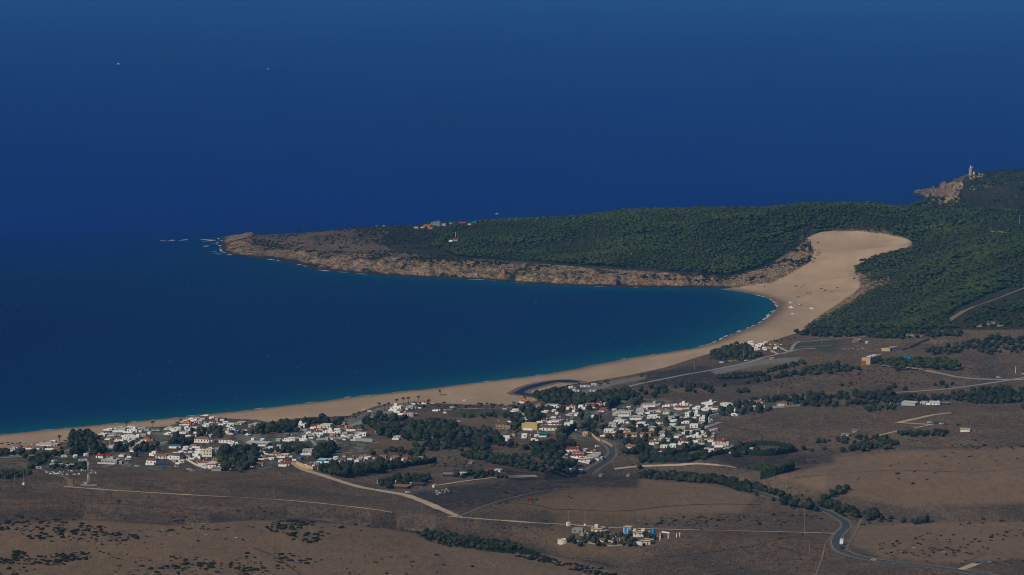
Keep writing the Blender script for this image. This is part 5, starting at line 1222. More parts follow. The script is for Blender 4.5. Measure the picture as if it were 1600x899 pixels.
hedge("1152 708;1180 712;1205 712;1222 709", 3.0, 5.0, 'tall dark windbreak round the small paddock')
hedge("1222 709;1240 705;1215 697;1180 696", 3.0, 4.0, 'dark hedge at the right end of the small paddock')
hedge("1190 748;1215 742;1238 733", 4.0, 6.0, 'dense dark conifer hedge beside the reed bed')
hedge("488 711;520 708", 2.4, 3.0, 'dark hedge along the lane behind the white block')
hedge("948 640;958 634;966 630", 4.0, 6.0, 'tall dark hedge beside the village road')
hedge("1403 678;1440 679;1480 676", 2.4, 3.2, 'long dark hedge in the right field')
hedge("724 745;745 742;770 740", 2.0, 2.6, 'dark hedge round the upper smallholding')
for (s, lab) in (("1163 733;1182 736;1204 738;1222 736;1226 732;1205 730;1180 730", 'pale green reed bed beside the conifer hedge'), ("428 699;450 700;480 702;482 699;470 696;445 695", 'green cane thicket among the garden plots'), ("1108 561;1130 556;1160 558;1160 564;1130 564", 'green cane thicket below the small hamlet')):
    x, y, z = scatter(s, 1.5, keep=0.9); V, F = [], []
    for q in range(len(x)):
        for k in range(3):
            a = random.uniform(0, 6.28); h_ = random.uniform(2.2, 3.8); c_, s_ = math.cos(a) * .5, math.sin(a) * .5; bx_, by_ = x[q] + random.uniform(-.6, .6), y[q] + random.uniform(-.6, .6); b = len(V)
            V += [(bx_ - c_, by_ - s_, z[q] - .1), (bx_ + c_, by_ + s_, z[q] - .1), (bx_ + s_, by_ - c_, z[q] + h_), (bx_ - s_ * .6, by_ + c_ * .6, z[q] + h_ * .8)]; F += [(b, b + 1, b + 2), (b, b + 3, b + 1), (b, b + 2, b + 3)]
    tag(mesh_obj('reed_bed', V, F, M_reed), lab, 'reeds', kind='stuff')
# cypresses
for (u, v, h_) in [(1118 + i * 3.0, 754 + i * 1.05 + (i % 2) * 0.6, 6 + (i % 3)) for i in range(14)]:
    x, y, z = hit1(u, v); CYP.one(x, y, z, 1.6, 1.0 + 0.12 * (h_ - 6), 'dark narrow cypress in the short row beside the asphalt road', 'cypress', 'cypresses in the row beside the road')
for (u, v, sc_, lab) in ((1104, 664, 1.7, 'tall dark cypress at the right edge of the right village'), (1041, 684, 1.4, 'dark cypress in front of the cream villas'), (1097, 752, 1.1, 'lone dark cypress left of the cypress row'), (480, 688, 0.9, 'dark cypress at the lane corner of the beach village')):
    x, y, z = hit1(u, v); CYP.one(x, y, z, 1.6 * (sc_ ** 0.5), sc_, lab, 'cypress', None)
# palms
def frond_mesh(seed):
    rg = random.Random(seed); V, F = [], []
    for k in range(22):
        a = k / 22 * 6.283 * 3.1 + rg.uniform(-.1, .1); up = rg.uniform(-0.5, 0.9); L = rg.uniform(2.0, 2.6); w_ = 0.34; p = []
        for t in (0, 0.35, 0.7, 1.0):
            p.append((L * t * math.cos(a) * (1 - abs(up) * 0.25), L * t * math.sin(a) * (1 - abs(up) * 0.25), up * L * t * 0.8 - 1.5 * t * t))
        b = len(V)
        for i, (x, y, z) in enumerate(p):
            ww = w_ * (0.4, 1.2, 1.0, 0.15)[i]; V += [(x - math.sin(a) * ww, y + math.cos(a) * ww, z - ww * .4), (x, y, z + .06), (x + math.sin(a) * ww, y - math.cos(a) * ww, z - ww * .4)]
        for i in range(3):
            q = b + i * 3; F += [(q, q + 1, q + 4, q + 3), (q + 1, q + 2, q + 5, q + 4)]
    return np.array(V), F
PF = []
for k in range(3):
    v, f = frond_mesh(k); me = bpy.data.meshes.new('fronds'); me.from_pydata(v.tolist(), [], f); me.materials.append(M_palm); PF.append(me)
PT = np_mesh('trunk', *tube([(0, 0, -0.4), (0.05, 0, 2.5), (0.0, 0.05, 5.0), (0, 0, 6.3)], [0.34, 0.24, 0.2, 0.26], 8), M_bark)
PB = np_mesh('crown_heart', *blob(2, np.array([0, 0, 6.3]), np.array([0.75, 0.75, 0.6]), 0.3, 2, 3, 1.0), M_palm)
def palm(u, v, h_, label, group):
    x, y, z = hit1(u, v); e = empty('palm_tree', (x, y, z), random.uniform(0, 6.28), label, 'palm tree', group); k = h_ / 6.3; e.scale = (1.15, 1.15, k)
    link('trunk', PT, e); link('crown_heart', PB, e); o = link('fronds', PF[random.randrange(3)], e); o.location = (0, 0, 6.4); o.scale = (1, 1, 1 / k)
for s, lab in (("601 642;607 641;592 641;620 633;630 633;638 632;654 630;670 634", 'fan palm around the white beach buildings'), ("694 637;712 641;728 643;748 640;752 640;761 639;768 640;772 640;784 640;803 639;810 640;824 637;847 640", 'fan palm along the palm avenue'),
               ("198 673;239 672;277 672;283 670", 'tall palm above the beach houses'), ("93 689;86 711;248 707;553 655;561 652;1111 560;1153 640", 'lone palm between houses and track')):
    L = pp(s)
    for (u, v) in L:
        n_ = {'fan palm around the white beach buildings': 6.5, 'fan palm along the palm avenue': 6.0}.get(lab, 8.0 if 'tall' in lab else 5.0)
        palm(u, v, n_ * random.uniform(0.9, 1.15), lab, lab)
# ------------------------------------------------------------------ masts, poles, tanks
def cyl(r0, r1, z0, z1, n=8, cx=0, cy=0): 
    V = [((r0, r1)[k] * math.cos(2 * math.pi * j / n) + cx, (r0, r1)[k] * math.sin(2 * math.pi * j / n) + cy, (z0, z1)[k]) for k in (0, 1) for j in range(n)]
    return V, [(j, (j + 1) % n, n + (j + 1) % n, n + j) for j in range(n)] + [tuple(range(n))[::-1], tuple(range(n, 2 * n))]
def bar(a, b, t):
    a, b = Vector(a), Vector(b); d = (b - a).normalized(); u = d.orthogonal().normalized() * t / 2; w = d.cross(u.normalized()) * t / 2
    V = [tuple(p + s1 * u + s2 * w) for p in (a, b) for s1, s2 in ((-1, -1), (1, -1), (1, 1), (-1, 1))]
    return V, [(0, 1, 2, 3), (7, 6, 5, 4), (0, 4, 5, 1), (1, 5, 6, 2), (2, 6, 7, 3), (3, 7, 4, 0)]
def lattice(e, h_, w0, w1, sec, mats, t=0.16):
    for k in range(sec):
        z0, z1 = h_ * k / sec, h_ * (k + 1) / sec - 0.01; a, b = (w0 + (w1 - w0) * k / sec) / 2, (w0 + (w1 - w0) * (k + 1) / sec) / 2; m = MB()
        c0 = [(-a, -a), (a, -a), (a, a), (-a, a)]; c1 = [(-b, -b), (b, -b), (b, b), (-b, b)]; n_ = 3
        for j in range(4): m.add(bar((*c0[j], z0), (*c1[j], z1), t))
        for q in range(n_):
            f0, f1 = q / n_, (q + 1) / n_
            for j in range(4):
                p = [Vector((*c0[j], z0)).lerp(Vector((*c1[j], z1)), f) for f in (f0, f1)]; r = [Vector((*c0[(j + 1) % 4], z0)).lerp(Vector((*c1[(j + 1) % 4], z1)), f) for f in (f0, f1)]
                m.add(bar(p[0], r[1], t * .6)); m.add(bar(r[0], p[1], t * .6))
        m.obj('mast_section', mats[k % len(mats)], e)
x, y, z = hit1(138, 755)
e = empty('radio_mast', (x, y, z), 0.3, 'tall red and white lattice mast on the brown field in front of the village', 'mast')
M_mr = flat_mat('mast_red', (0.30, 0.06, 0.045)); lattice(e, 25, 1.5, 1.0, 7, [M_steel, MAT['W'], M_mr], 0.22)
for q, (a, zz) in enumerate(((0.3, 23.5), (2.2, 23.8), (4.0, 22.6), (1.2, 18.5))): MB().box(0.8 * math.cos(a) - .18, .8 * math.cos(a) + .18, .8 * math.sin(a) - .18, .8 * math.sin(a) + .18, zz, zz + 2.0).obj('antenna', MAT['W'], e)
house(133.5, 758.5, 7, 5.5, 'F', 'w', 'X', 'small white equipment hut at the foot of the lattice mast', 'hut', None, name='equipment_hut', win=1)
pxwall("126 759;152 759.5;152 757", 1.2, MAT['x'], 'low grey wall round the lattice mast compound')
def pole(u, v, h_, label, cat='utility pole', group='utility poles', r=0.16, mat=None, arm=True, basebox=None):
    x, y, z = hit1(u, v); e = empty('utility_pole', (x, y, z), random.uniform(-.4, .4), label, cat, group)
    MB().add(cyl(r, r * 0.7, -0.5, h_)).obj('pole', mat or MAT['x'], e)
    if arm: MB().box(-0.9, 0.9, -.08, .08, h_ - 0.6, h_ - 0.42).obj('crossarm', M_wood, e)
    if basebox: MB().box(-basebox / 2, basebox / 2, -basebox / 2, basebox / 2, -0.3, basebox * 1.25).obj('base_cabinet', MAT['w'], e)
    return e
pole(37, 758, 13, 'thin mast with a white box at its foot at the left edge', basebox=1.5, r=.1)
pole(23, 756, 11, 'thin grey mast left of the mast with the white box', r=.1); pole(8, 762, 15, 'faint thin mast nearest the left edge of the photo', r=.09)
pole(208, 765, 13, 'thin pole in the wide brown field right of the lattice mast', r=.08); pole(428, 785, 13, 'thin pole beside the narrow pale track', r=.09); pole(659, 811, 16, 'thin pole just above the junction of the pale tracks', r=.1)
pole(888, 822, 12, 'thin mast with a white box left of the farm', basebox=2.4, r=.12, arm=False); pole(914, 822, 12, 'thin mast with a small white box behind the farm', basebox=1.3, r=.12, arm=False)
pole(1257, 835, 20, 'tall thin pole beside the pale track near the road', r=.1); pole(1265, 862, 8, 'short thin pole on the slope below the pale track', r=.08); pole(1275, 890, 7, 'thin pole near the bottom edge left of the road', r=.08); pole(1358, 899, 4, 'short thin pole at the bottom edge below the road', r=.08)
for (u, v, h_, lab) in ((137.5, 683, 6, 'one of the poles above the beach houses'), (172, 701, 7, 'pole behind the white cube house'), (683, 663, 8, 'tall pale pole in the big wood between the villages'), (913, 671, 7.5, 'nearest pole beside the road bend'), (925, 664, 6.5, 'second pole along the village road from the bend'), (937, 658, 6.5, 'third pole along the village road from the bend'),
        (948, 650, 6, 'fourth pole along the village road'), (987, 630, 6, 'pole left of the pair behind the back rows'), (999, 629, 7.5, 'taller pole of the pair behind the back rows'), (1105, 648, 6, 'pole above the tall cypress'), (1162, 561, 10, 'pole in front of the small hamlet'), (1216, 621, 11, 'tall pole in the band of trees on the plain'),
        (1085, 578, 6, 'pole beside the pale coast road'), (807, 636, 6, 'pale pole at the orange house'), (824, 636, 4, 'short pale pole right of the orange house'), (507, 658, 4, 'short pole behind the cream building'), (525, 658, 5, 'pole behind the yellow gable'), (540, 659, 5, 'pole at the sandy path to the beach'), (465, 675, 5, 'pole at the lane corner of the beach village'), (451, 668, 3, 'short white post in the thicket behind the beach'),
        (1083, 690, 6, 'pole between the front rows of the right village'), (1069, 687, 6, 'left pole between the front rows of the right village'), (58, 710, 8, 'pole in front of the long terracotta-roofed building'), (323, 682, 4, 'white post above the big terracotta roof'), (331, 682, 3.5, 'lower white post above the big terracotta roof'), (1483, 618, 11, 'left pole in the trees on the right'), (1505, 612, 11, 'right pole in the trees on the right'),
        (1284, 538, 5, 'pole beside the ruins'), (1593, 350, 13, 'tall pale pole at the forest track'), (1570, 345, 10, 'shorter pale pole at the forest track'), (1360, 339, 7, 'pale pole on the forest ridge, right one'), (1277, 336, 8, 'pale pole on the forest ridge, middle one'), (1185, 337, 6, 'pale pole on the forest ridge, left one'), (998, 344, 7, 'pale pole in the forest on the middle ridge'),
        (896, 347, 8, 'pale pole in the forest left of the middle ridge'), (806, 349, 8, 'pale pole in the forest near the headland houses'), (712, 375, 12, 'thin mast above the white forest house'), (473, 357, 9, 'thin mast near the tip of the headland'), (1587, 583, 7, 'white post beside the road at the right edge')):
    pole(u, v, h_, lab, r=0.3 if 'white' in lab or 'pale' in lab else 0.2, arm=h_ > 5, mat=MAT['w'] if 'white' in lab else MAT['x'])
# lifeguard tower
x, y, z = hit1(687, 617)
e = empty('lifeguard_tower', (x, y, z), 0.2, 'small lifeguard tower standing alone on the wide sand', 'lifeguard tower')
for a, b in ((-1, -1), (1, -1), (1, 1), (-1, 1)): MB().add(bar((a * 1.2, b * 1.2, -.4), (a * .8, b * .8, 3.2), .2)).obj('leg', M_wood, e)
MB().box(-1.3, 1.3, -1.3, 1.3, 3.2, 3.4).obj('platform', M_wood, e); MB().box(-1, 1, -.2, 1, 3.4, 5.0).obj('cabin', M_wood, e); MB().add(prism_roof(2.6, 2.6, .6, .1, 5.05)).obj('roof', M_wood, e)
pxwall("688 618;699 618", 0.7, M_wood, 'low dark wooden fence beside the lifeguard tower', name='fence', cat='fence')
# blue water tank on its frame at the farm
x, y, z = hit1(1021, 842)
e = empty('water_tank', (x, y, z), -0.3, 'bright blue round water tank on a frame at the farm', 'water tank')
for a, b in ((-1, -1), (1, -1), (1, 1), (-1, 1)): MB().add(bar((a * 1.5, b * 1.5, -.4), (a * 1.2, b * 1.2, 4.2), .22)).obj('leg', M_dblue, e)
MB().box(-1.6, 1.6, -1.6, 1.6, 4.2, 4.4).obj('platform', M_dblue, e); MB().add(lathe([(1.15, 4.4), (1.15, 7.2), (.8, 7.6), (.2, 7.7)], 16)).obj('tank', MAT['B'], e)
x, y, z = hit1(881, 848)
e = empty('round_cistern', (x, y, z), 0, 'low round cream cistern at the left end of the farm', 'cistern'); MB().add(lathe([(4.6, -1), (4.6, 2.6), (4.2, 2.6), (4.2, 1.9)], 28)).obj('tank_wall', MAT['c'], e); MB().add(cyl(4.15, 4.15, 1.5, 1.8, 28)).obj('cover', MAT['X'], e)
for (u, v, lab) in ((1031, 845, 'tall white gate post left of the gate'), (1044, 842, 'white gate post right of the gate'), (1057, 840, 'first of the two white posts farthest right of the farm'), (1062, 839, 'last white post right of the farm')):
    x, y, z = hit1(u, v); o = MB().box(-.3, .3, -.3, .3, -.4, 3.0).add(([(-.36, -.36, 3.0), (.36, -.36, 3.0), (.36, .36, 3.0), (-.36, .36, 3.0), (0, 0, 3.3)], [(0, 1, 4), (1, 2, 4), (2, 3, 4), (3, 0, 4)])).obj('gate_post', MAT['w']); o.location = (x, y, z); tag(o, lab, 'post')
# white dome
x, y, z = hit1(1149, 644)
o = MB().add(lathe([(3.2, -.3), (3.1, 1.2), (2.5, 2.4), (1.4, 3.2), (.1, 3.5)], 18)).obj('garden_dome', MAT['w']); o.location = (x, y, z); tag(o, 'white round dome in the garden at the edge of the field', 'dome')

# ------------------------------------------------------------------ vehicles
CARM = {'white': flat_mat('car_paint_white', (0.75, 0.76, 0.77), .35, .5, .03), 'silver': flat_mat('car_paint_silver', (0.42, 0.44, 0.46), .35, .5, .03), 'dark': flat_mat('car_paint_dark', (0.03, 0.032, 0.04), .35, .5, .03), 'blue': flat_mat('car_paint_blue', (0.02, 0.12, 0.45), .35, .5, .03), 'red': flat_mat('car_paint_red', (0.35, 0.02, 0.02), .35, .5, .03), 'orange': flat_mat('car_paint_orange', (0.60, 0.30, 0.03), .35, .5, .03)}
def profile(pts, w):
    n = len(pts); V = [(x, -w / 2, z) for x, z in pts] + [(x, w / 2, z) for x, z in pts]
    return V, [tuple(range(n))[::-1], tuple(range(n, 2 * n))] + [(i, (i + 1) % n, n + (i + 1) % n, n + i) for i in range(n)]
SH = {'car': ([(-2.1, .35), (-2.15, .8), (-1.9, .95), (-1.3, 1.42), (.5, 1.45), (1.1, .98), (2.0, .85), (2.15, .55), (2.1, .35)], 1.75, [(-1.2, .97), (-.95, 1.36), (.4, 1.38), (.85, .99)], 4.2, (-1.3, 1.35), .32),
      'van': ([(-2.5, .4), (-2.5, 2.2), (1.3, 2.25), (2.0, 1.35), (2.5, 1.15), (2.55, .4)], 1.95, [(.4, 1.3), (.4, 2.0), (1.2, 2.0), (1.75, 1.35)], 5, (-1.6, 1.7), .36),
      'camper': ([(-3.2, .5), (-3.2, 2.9), (2.2, 2.95), (2.4, 2.3), (1.9, 2.0), (2.4, 1.3), (3.1, 1.1), (3.15, .45)], 2.2, [(-1.5, 1.6), (-1.5, 2.3), (.2, 2.3), (.2, 1.6)], 6.3, (-1.9, 2.2), .38),
      'caravan': ([(-2.6, .6), (-2.6, 2.2), (-2.2, 2.6), (2.1, 2.6), (2.6, 1.9), (2.6, .6)], 2.2, [(-.8, 1.4), (-.8, 2.1), (.8, 2.1), (.8, 1.4)], 5.2, (-.2, .3), .34),
      'truck': ([(-4.2, .9), (-4.2, 3.4), (2.0, 3.4), (2.0, .9)], 2.5, None, 8, (-3.0, 2.9), .5)}
_VM = {}
def vehicle(u, v, kind, col, rz, label, group=None, cat=None, name=None):
    x, y, z = hit1(u, v); e = empty(name or {'car': 'parked_car', 'van': 'parked_van', 'camper': 'camper_van', 'caravan': 'caravan', 'truck': 'truck'}[kind], (x, y, z + 0.25), math.radians(rz), label, cat or {'camper': 'camper van'}.get(kind, kind), group)
    k = (kind, col)
    if k not in _VM:
        pr, w_, gl, L, wh, wr = SH[kind]; _VM[k] = [MB().add(profile(pr, w_)).mesh('body' if kind != 'truck' else 'cargo_body', CARM[col])]
        _VM[k].append(MB().add(profile(gl, w_ + 0.03)).mesh('window', M_glass) if gl else None)
        m = cyl(wr, wr, -.13, .13, 12); m = ([(a, c, b) for a, b, c in m[0]], m[1]); _VM[k].append(MB().add(m).mesh('wheel', M_tyre))
        _VM[k].append(MB().add(profile([(2.2, .6), (2.2, 2.9), (3.4, 2.9), (4.0, 1.6), (4.1, .6)], 2.4)).mesh('cab', CARM[col]) if kind == 'truck' else None)
    b, g_, wm, cab = _VM[k]; pr, w_, gl, L, wh, wr = SH[kind]
    link(b.name.split('.')[0], b, e)
    if g_: link('window', g_, e)
    if cab: link('cab', cab, e)
    for a in wh:
        for q in (-1, 1): o = link('wheel', wm, e); o.location = (a, q * (w_ / 2 - .1), wr)
    HOUSEPTS.append((x, y, 3)); return e
vehicle(1315, 851, 'truck', 'white', -98, 'white truck driving down the bend of the asphalt road', cat='truck'); vehicle(1315.5, 857.5, 'van', 'dark', -100, 'dark van right in front of the white truck on the bend'); vehicle(1365, 877, 'car', 'silver', -12, 'silver car on the straight asphalt road below the cattle')
vehicle(1606 - 6, 586, 'car', 'white', 20, 'white car beside the road at the right edge'); vehicle(595, 757, 'camper', 'white', 8, 'white motorhome parked in the smallholding hedge'); vehicle(606, 757, 'car', 'silver', 20, 'silver car right of the white motorhome'); vehicle(622, 755, 'van', 'white', 5, 'white van in the smallholding yard'); vehicle(743, 745, 'car', 'white', 50, 'white car at the end of the dark hedge'); vehicle(734, 742, 'van', 'white', 10, 'white van in the upper smallholding'); vehicle(664, 771, 'car', 'blue', 20, 'small blue car below the smallholding shed'); vehicle(637, 771, 'car', 'white', 10, 'white car below the long orange shed roof')
vehicle(802, 669, 'van', 'silver', 12, 'silver van beside the yellow hall'); vehicle(797, 672.5, 'car', 'blue', 10, 'blue car beside the yellow hall'); vehicle(772, 673, 'car', 'white', 8, 'white car below the stone building, right one'); vehicle(764, 672, 'car', 'white', 60, 'white car below the stone building, left one'); vehicle(934, 700, 'van', 'white', 25, 'white van inside the bend of the road'); vehicle(901, 673.5, 'car', 'white', 60, 'white car on the village road at the bend')
vehicle(568, 641.5, 'car', 'white', 5, 'white car at the beach car park, left one'); vehicle(578, 645, 'van', 'white', 5, 'white van at the beach car park'); vehicle(592, 641, 'car', 'silver', 5, 'silver car at the beach car park'); vehicle(676, 632, 'car', 'white', 5, 'white car near the red-roofed beach bar'); vehicle(707, 639, 'van', 'white', 20, 'white van parked left on the palm avenue'); vehicle(710, 640.5, 'car', 'dark', 15, 'dark car parked beside the white van on the palm avenue'); vehicle(717, 660, 'car', 'white', 10, 'white car at the edge of the big wood'); vehicle(727, 628.5, 'van', 'white', 15, 'white van between the palms near the sand')
for i, (u, v) in enumerate(((891, 607), (895, 608), (899, 609), (893, 611), (897, 612), (901, 613), (905, 613), (890, 612))): vehicle(u, v, 'camper' if i % 2 else 'van', ('white', 'white', 'silver')[i % 3], 65, 'white or silver camper in the tight cluster by the lagoon', 'campers in the tight cluster by the lagoon')
vehicle(911, 606.5, 'camper', 'white', 12, 'first white camper of the row on the beach car park'); vehicle(918, 606.5, 'camper', 'white', 12, 'second white camper of the row on the beach car park'); vehicle(921, 605.5, 'van', 'silver', 12, 'silver van in the row on the beach car park'); vehicle(928.5, 603.5, 'camper', 'white', 5, 'last white camper of the row on the beach car park'); vehicle(938, 601, 'car', 'dark', 5, 'dark car alone right of the camper row'); vehicle(926, 614, 'camper', 'white', 5, 'white camper below the row on the beach car park'); vehicle(932, 612, 'car', 'white', 10, 'white car right of the lower camper'); vehicle(906, 612.5, 'car', 'silver', 60, 'silver car between the two groups of campers')
vehicle(1134, 567, 'van', 'blue', 10, 'bright blue van on the pale coast road', name='moving_van'); vehicle(1142, 566, 'van', 'orange', 10, 'orange van on the pale coast road', name='moving_van'); vehicle(1128, 568.5, 'van', 'white', 10, 'white van on the pale coast road', name='moving_van'); vehicle(1149, 564.5, 'car', 'silver', 10, 'silver car on the pale coast road'); vehicle(1166, 565, 'car', 'white', 10, 'white car in front of the small hamlet'); vehicle(1171, 562, 'car', 'dark', 10, 'dark car in front of the small hamlet'); vehicle(1182, 558, 'car', 'white', 20, 'white car below the small hamlet houses')
vehicle(1453, 662.5, 'van', 'silver', 8, 'silver van at the end of the pale field track'); vehicle(1471, 664, 'car', 'white', 8, 'white car left of the red car in the right field'); vehicle(1478, 664, 'car', 'red', 8, 'dark red car in the right field'); vehicle(1497, 665.5, 'car', 'dark', 5, 'dark car alone in the right field'); vehicle(1462, 662.5, 'car', 'dark', 0, 'dark car beside the silver van in the field'); vehicle(1560, 591, 'car', 'white', 5, 'white car on the museum road')
vehicle(829, 783, 'van', 'red', 10, 'small red van alone in the stony field'); vehicle(1392, 566, 'car', 'white', 20, 'white car under the pines by the museum')
for i, (u, v, c_) in enumerate(((84.5, 724, 'white'), (82, 729.5, 'white'), (88, 729, 'silver'), (95.5, 729.5, 'white'), (103, 730.5, 'white'), (112.5, 730, 'white'), (127, 722, 'silver'), (132, 722, 'white'), (61, 734, 'silver'), (100, 716, 'white'))): vehicle(u, v, 'caravan', c_, random.uniform(-10, 20), 'pale caravan at the left end of the village', 'caravans at the left end of the village')
vehicle(119, 702, 'van', 'white', 30, 'white van under the tall trees at the left end'); vehicle(127, 703.5, 'car', 'blue', 20, 'blue car under the tall trees at the left end'); vehicle(20, 714, 'car', 'silver', 10, 'silver car nearest the left edge'); vehicle(28, 713, 'car', 'silver', 10, 'second silver car from the left edge'); vehicle(240, 674.5, 'car', 'white', 5, 'white car in the beach lane, left one'); vehicle(247, 674, 'car', 'white', 5, 'white car in the beach lane, right one')
vehicle(200, 720, 'van', 'white', 20, 'white van in the yard of parked cars'); vehicle(190, 724, 'car', 'white', 10, 'white car in the yard below the white van'); vehicle(198, 725.5, 'car', 'silver', 10, 'silver car in the yard below the white van')
for i, (u, v) in enumerate(((385, 681), (388, 681.5), (391, 681), (387, 679.5))): vehicle(u, v, 'car', 'white', 70, 'white car in the huddle on the large grey yard', 'white cars on the large grey yard')
vehicle(296, 736, 'van', 'silver', 10, 'silver van at the field edge of the beach village'); vehicle(289.5, 737, 'car', 'red', 10, 'red car at the field edge of the beach village'); vehicle(302, 737.5, 'car', 'silver', 10, 'silver car at the field edge of the beach village'); vehicle(256, 726.5, 'van', 'blue', 10, 'bright blue van at the field edge, upper one'); vehicle(257.5, 733, 'van', 'blue', 10, 'bright blue van at the field edge, lower one')
vehicle(214, 730, 'car', 'white', 5, 'white car at the village edge near the lattice mast')
vehicle(1115, 645, 'car', 'white', 20, 'white car at the edge of the right field, left one'); vehicle(1122, 643.5, 'car', 'silver', 20, 'silver car at the edge of the right field')

# ------------------------------------------------------------------ boats
def boat(u, v, L, label, sail=0, on=0.0, col='white'):
    if on: x, y, z = hit1(u, v)
    else: x, y = map(float, at_z(u, v)); z = 0
    e = empty('boat', (x, y, z), random.uniform(-.5, .5), label, 'boat'); k = L
    pr = [(-.5, .10), (-.48, -.05), (.3, -.06), (.5, .14)]; V = []
    for (px_, pz), wd in zip(pr, (.13, .14, .12, .0)): V += [(px_ * k, -wd * k, pz * k), (px_ * k, wd * k, pz * k)]
    V += [(-.5 * k, -.15 * k, .1 * k), (-.5 * k, .15 * k, .1 * k), (.25 * k, -.14 * k, .11 * k), (.25 * k, .14 * k, .11 * k)]
    MB().add((V, [(0, 2, 3, 1), (2, 4, 5, 3), (4, 6, 7, 5), (0, 1, 9, 8), (8, 9, 11, 10), (10, 11, 7, 6), (0, 8, 10, 2), (2, 10, 4), (4, 10, 6), (1, 3, 11, 9), (3, 5, 11), (5, 7, 11)])).obj('hull', CARM[col], e)
    MB().box(-.3 * k, .05 * k, -.08 * k, .08 * k, .11 * k, .24 * k).obj('cabin', MAT['w'], e)
    if sail:
        MB().add(cyl(.008 * k, .006 * k, .1 * k, sail * k, 6)).obj('mast', M_steel, e)
        MB().add(([(-.02 * k, 0, .2 * k), (-.42 * k, .03, .22 * k), (-.02 * k, 0, sail * k * .95), (-.02 * k, .03 * k, .2 * k), (-.4 * k, .04 * k, .22 * k)], [(0, 1, 2), (2, 4, 3), (0, 3, 4, 1), (1, 4, 2), (0, 2, 3)])).obj('sail', MAT['w'], e)
    return e
boat(186, 101, 18, 'fishing boat far out on the sea at upper left', sail=.35, col='silver'); boat(419, 108.5, 6, 'tiny sailing boat far out on the sea', sail=.8); boat(777, 335, 7, 'small white boat just beyond the headland')
x = 0
for (u, v, L, lab) in ((1236, 474, 7, 'white boat pulled up on the sand, top one'), (1237, 481.5, 8, 'white boat pulled up on the sand, middle one'), (1239, 491.5, 6, 'white boat pulled up on the sand, bottom one'), (1269, 483, 7, 'white boat pulled up on the sand near the dune'), (1250, 477.5, 7, 'dark boat pulled up on the sand')):
    e = boat(u, v, L, lab, on=1, col='dark' if 'dark' in lab else 'white'); e.location.z += 0.35

# ------------------------------------------------------------------ people and cattle
def skin(name, joints, edges, mat, sub=1):
    me = bpy.data.meshes.new(name); me.from_pydata([j[:3] for j in joints], edges, []); o = bpy.data.objects.new(name, me); C.objects.link(o)
    o.modifiers.new('s', 'SKIN'); 
    for i, j in enumerate(joints): me.skin_vertices[0].data[i].radius = (j[3], j[3] if len(j) < 5 else j[4])
    me.skin_vertices[0].data[0].use_root = True
    m = o.modifiers.new('u', 'SUBSURF'); m.levels = sub; m.render_levels = sub
    dg = bpy.context.evaluated_depsgraph_get(); out = bpy.data.meshes.new_from_object(o.evaluated_get(dg)); bpy.data.objects.remove(o); out.name = name
    out.materials.clear(); out.materials.append(mat); return out
M_skin = flat_mat('tanned_skin', (0.35, 0.20, 0.13)); CL = [flat_mat('dark_cloth', (0.03, 0.03, 0.04)), flat_mat('blue_cloth', (0.03, 0.07, 0.2)), flat_mat('white_cloth', (0.6, 0.6, 0.58)), flat_mat('red_cloth', (0.35, 0.04, 0.04))]
bodyj = [(0, 0, .95, .13), (0, 0, 1.2, .14), (0, 0, 1.42, .15), (0, 0, 1.53, .055), (0, .02, 1.62, .095), (0, .01, 1.72, .085), (-.1, 0, .9, .09), (-.11, -.06, .5, .06), (-.12, .04, .08, .045), (-.12, -.1, .04, .04), (.1, 0, .9, .09), (.12, .1, .5, .06), (.13, .2, .1, .045), (.13, .06, .05, .04), (-.2, 0, 1.42, .06), (-.27, .02, 1.14, .045), (-.25, -.1, .9, .035), (.2, 0, 1.42, .06), (.28, 0, 1.14, .045), (.27, -.1, .9, .035)]
bodye = [(0, 1), (1, 2), (2, 3), (3, 4), (4, 5), (0, 6), (6, 7), (7, 8), (8, 9), (0, 10), (10, 11), (11, 12), (12, 13), (2, 14), (14, 15), (15, 16), (2, 17), (17, 18), (18, 19)]
BODY = skin('body', bodyj, bodye, M_skin)
SHIRT = [skin('shirt', [(0, 0, .98, .15), (0, 0, 1.22, .16), (0, 0, 1.42, .165), (-.21, 0, 1.42, .075), (-.27, .02, 1.2, .06), (.21, 0, 1.42, .075), (.28, 0, 1.2, .06)], [(0, 1), (1, 2), (2, 3), (3, 4), (2, 5), (5, 6)], m) for m in CL]
PANTS = [skin('trousers', [(0, 0, .98, .145), (-.1, 0, .86, .105), (-.11, -.06, .5, .078), (-.12, .04, .14, .06), (.1, 0, .86, .105), (.12, .1, .5, .078), (.13, .2, .15, .06)], [(0, 1), (1, 2), (2, 3), (0, 4), (4, 5), (5, 6)], m) for m in CL[:2]]
HAIR = np_mesh('hair', *blob(2, np.array([0, .03, 1.72]), np.array([.105, .11, .095]), .1, 2, 1, .9), CL[0])
def person(u, v, label, grp=None, k=None):
    x, y, z = hit1(u, v); e = empty('person', (x, y, z), random.uniform(0, 6.28), label, 'person', grp); k = random.randrange(4) if k is None else k
    link('body', BODY, e); link('shirt', SHIRT[k], e); link('trousers', PANTS[k % 2], e); link('hair', HAIR, e)
for (u, v) in ((396, 641.8), (398.5, 641.8), (47, 675), (14, 681), (252, 658.5), (171, 664), (470, 633), (530, 626), (584, 621), (601, 623), (645, 612.5), (699, 605.5), (757, 598.3), (786, 595.5), (819, 592), (943, 567.5), (975, 564), (1000, 559), (1065, 549), (1253, 486), (1261, 472), (1221, 497), (1312, 389), (1175, 512), (883, 582), (907, 576)):
    person(u, v, 'tiny figure of a person walking on the beach near the water' if not 1200 < u < 1330 else 'tiny figure of a person out on the broad sand below the dune', 'people walking on the beach' if not 1200 < u < 1330 else 'people below the dune')
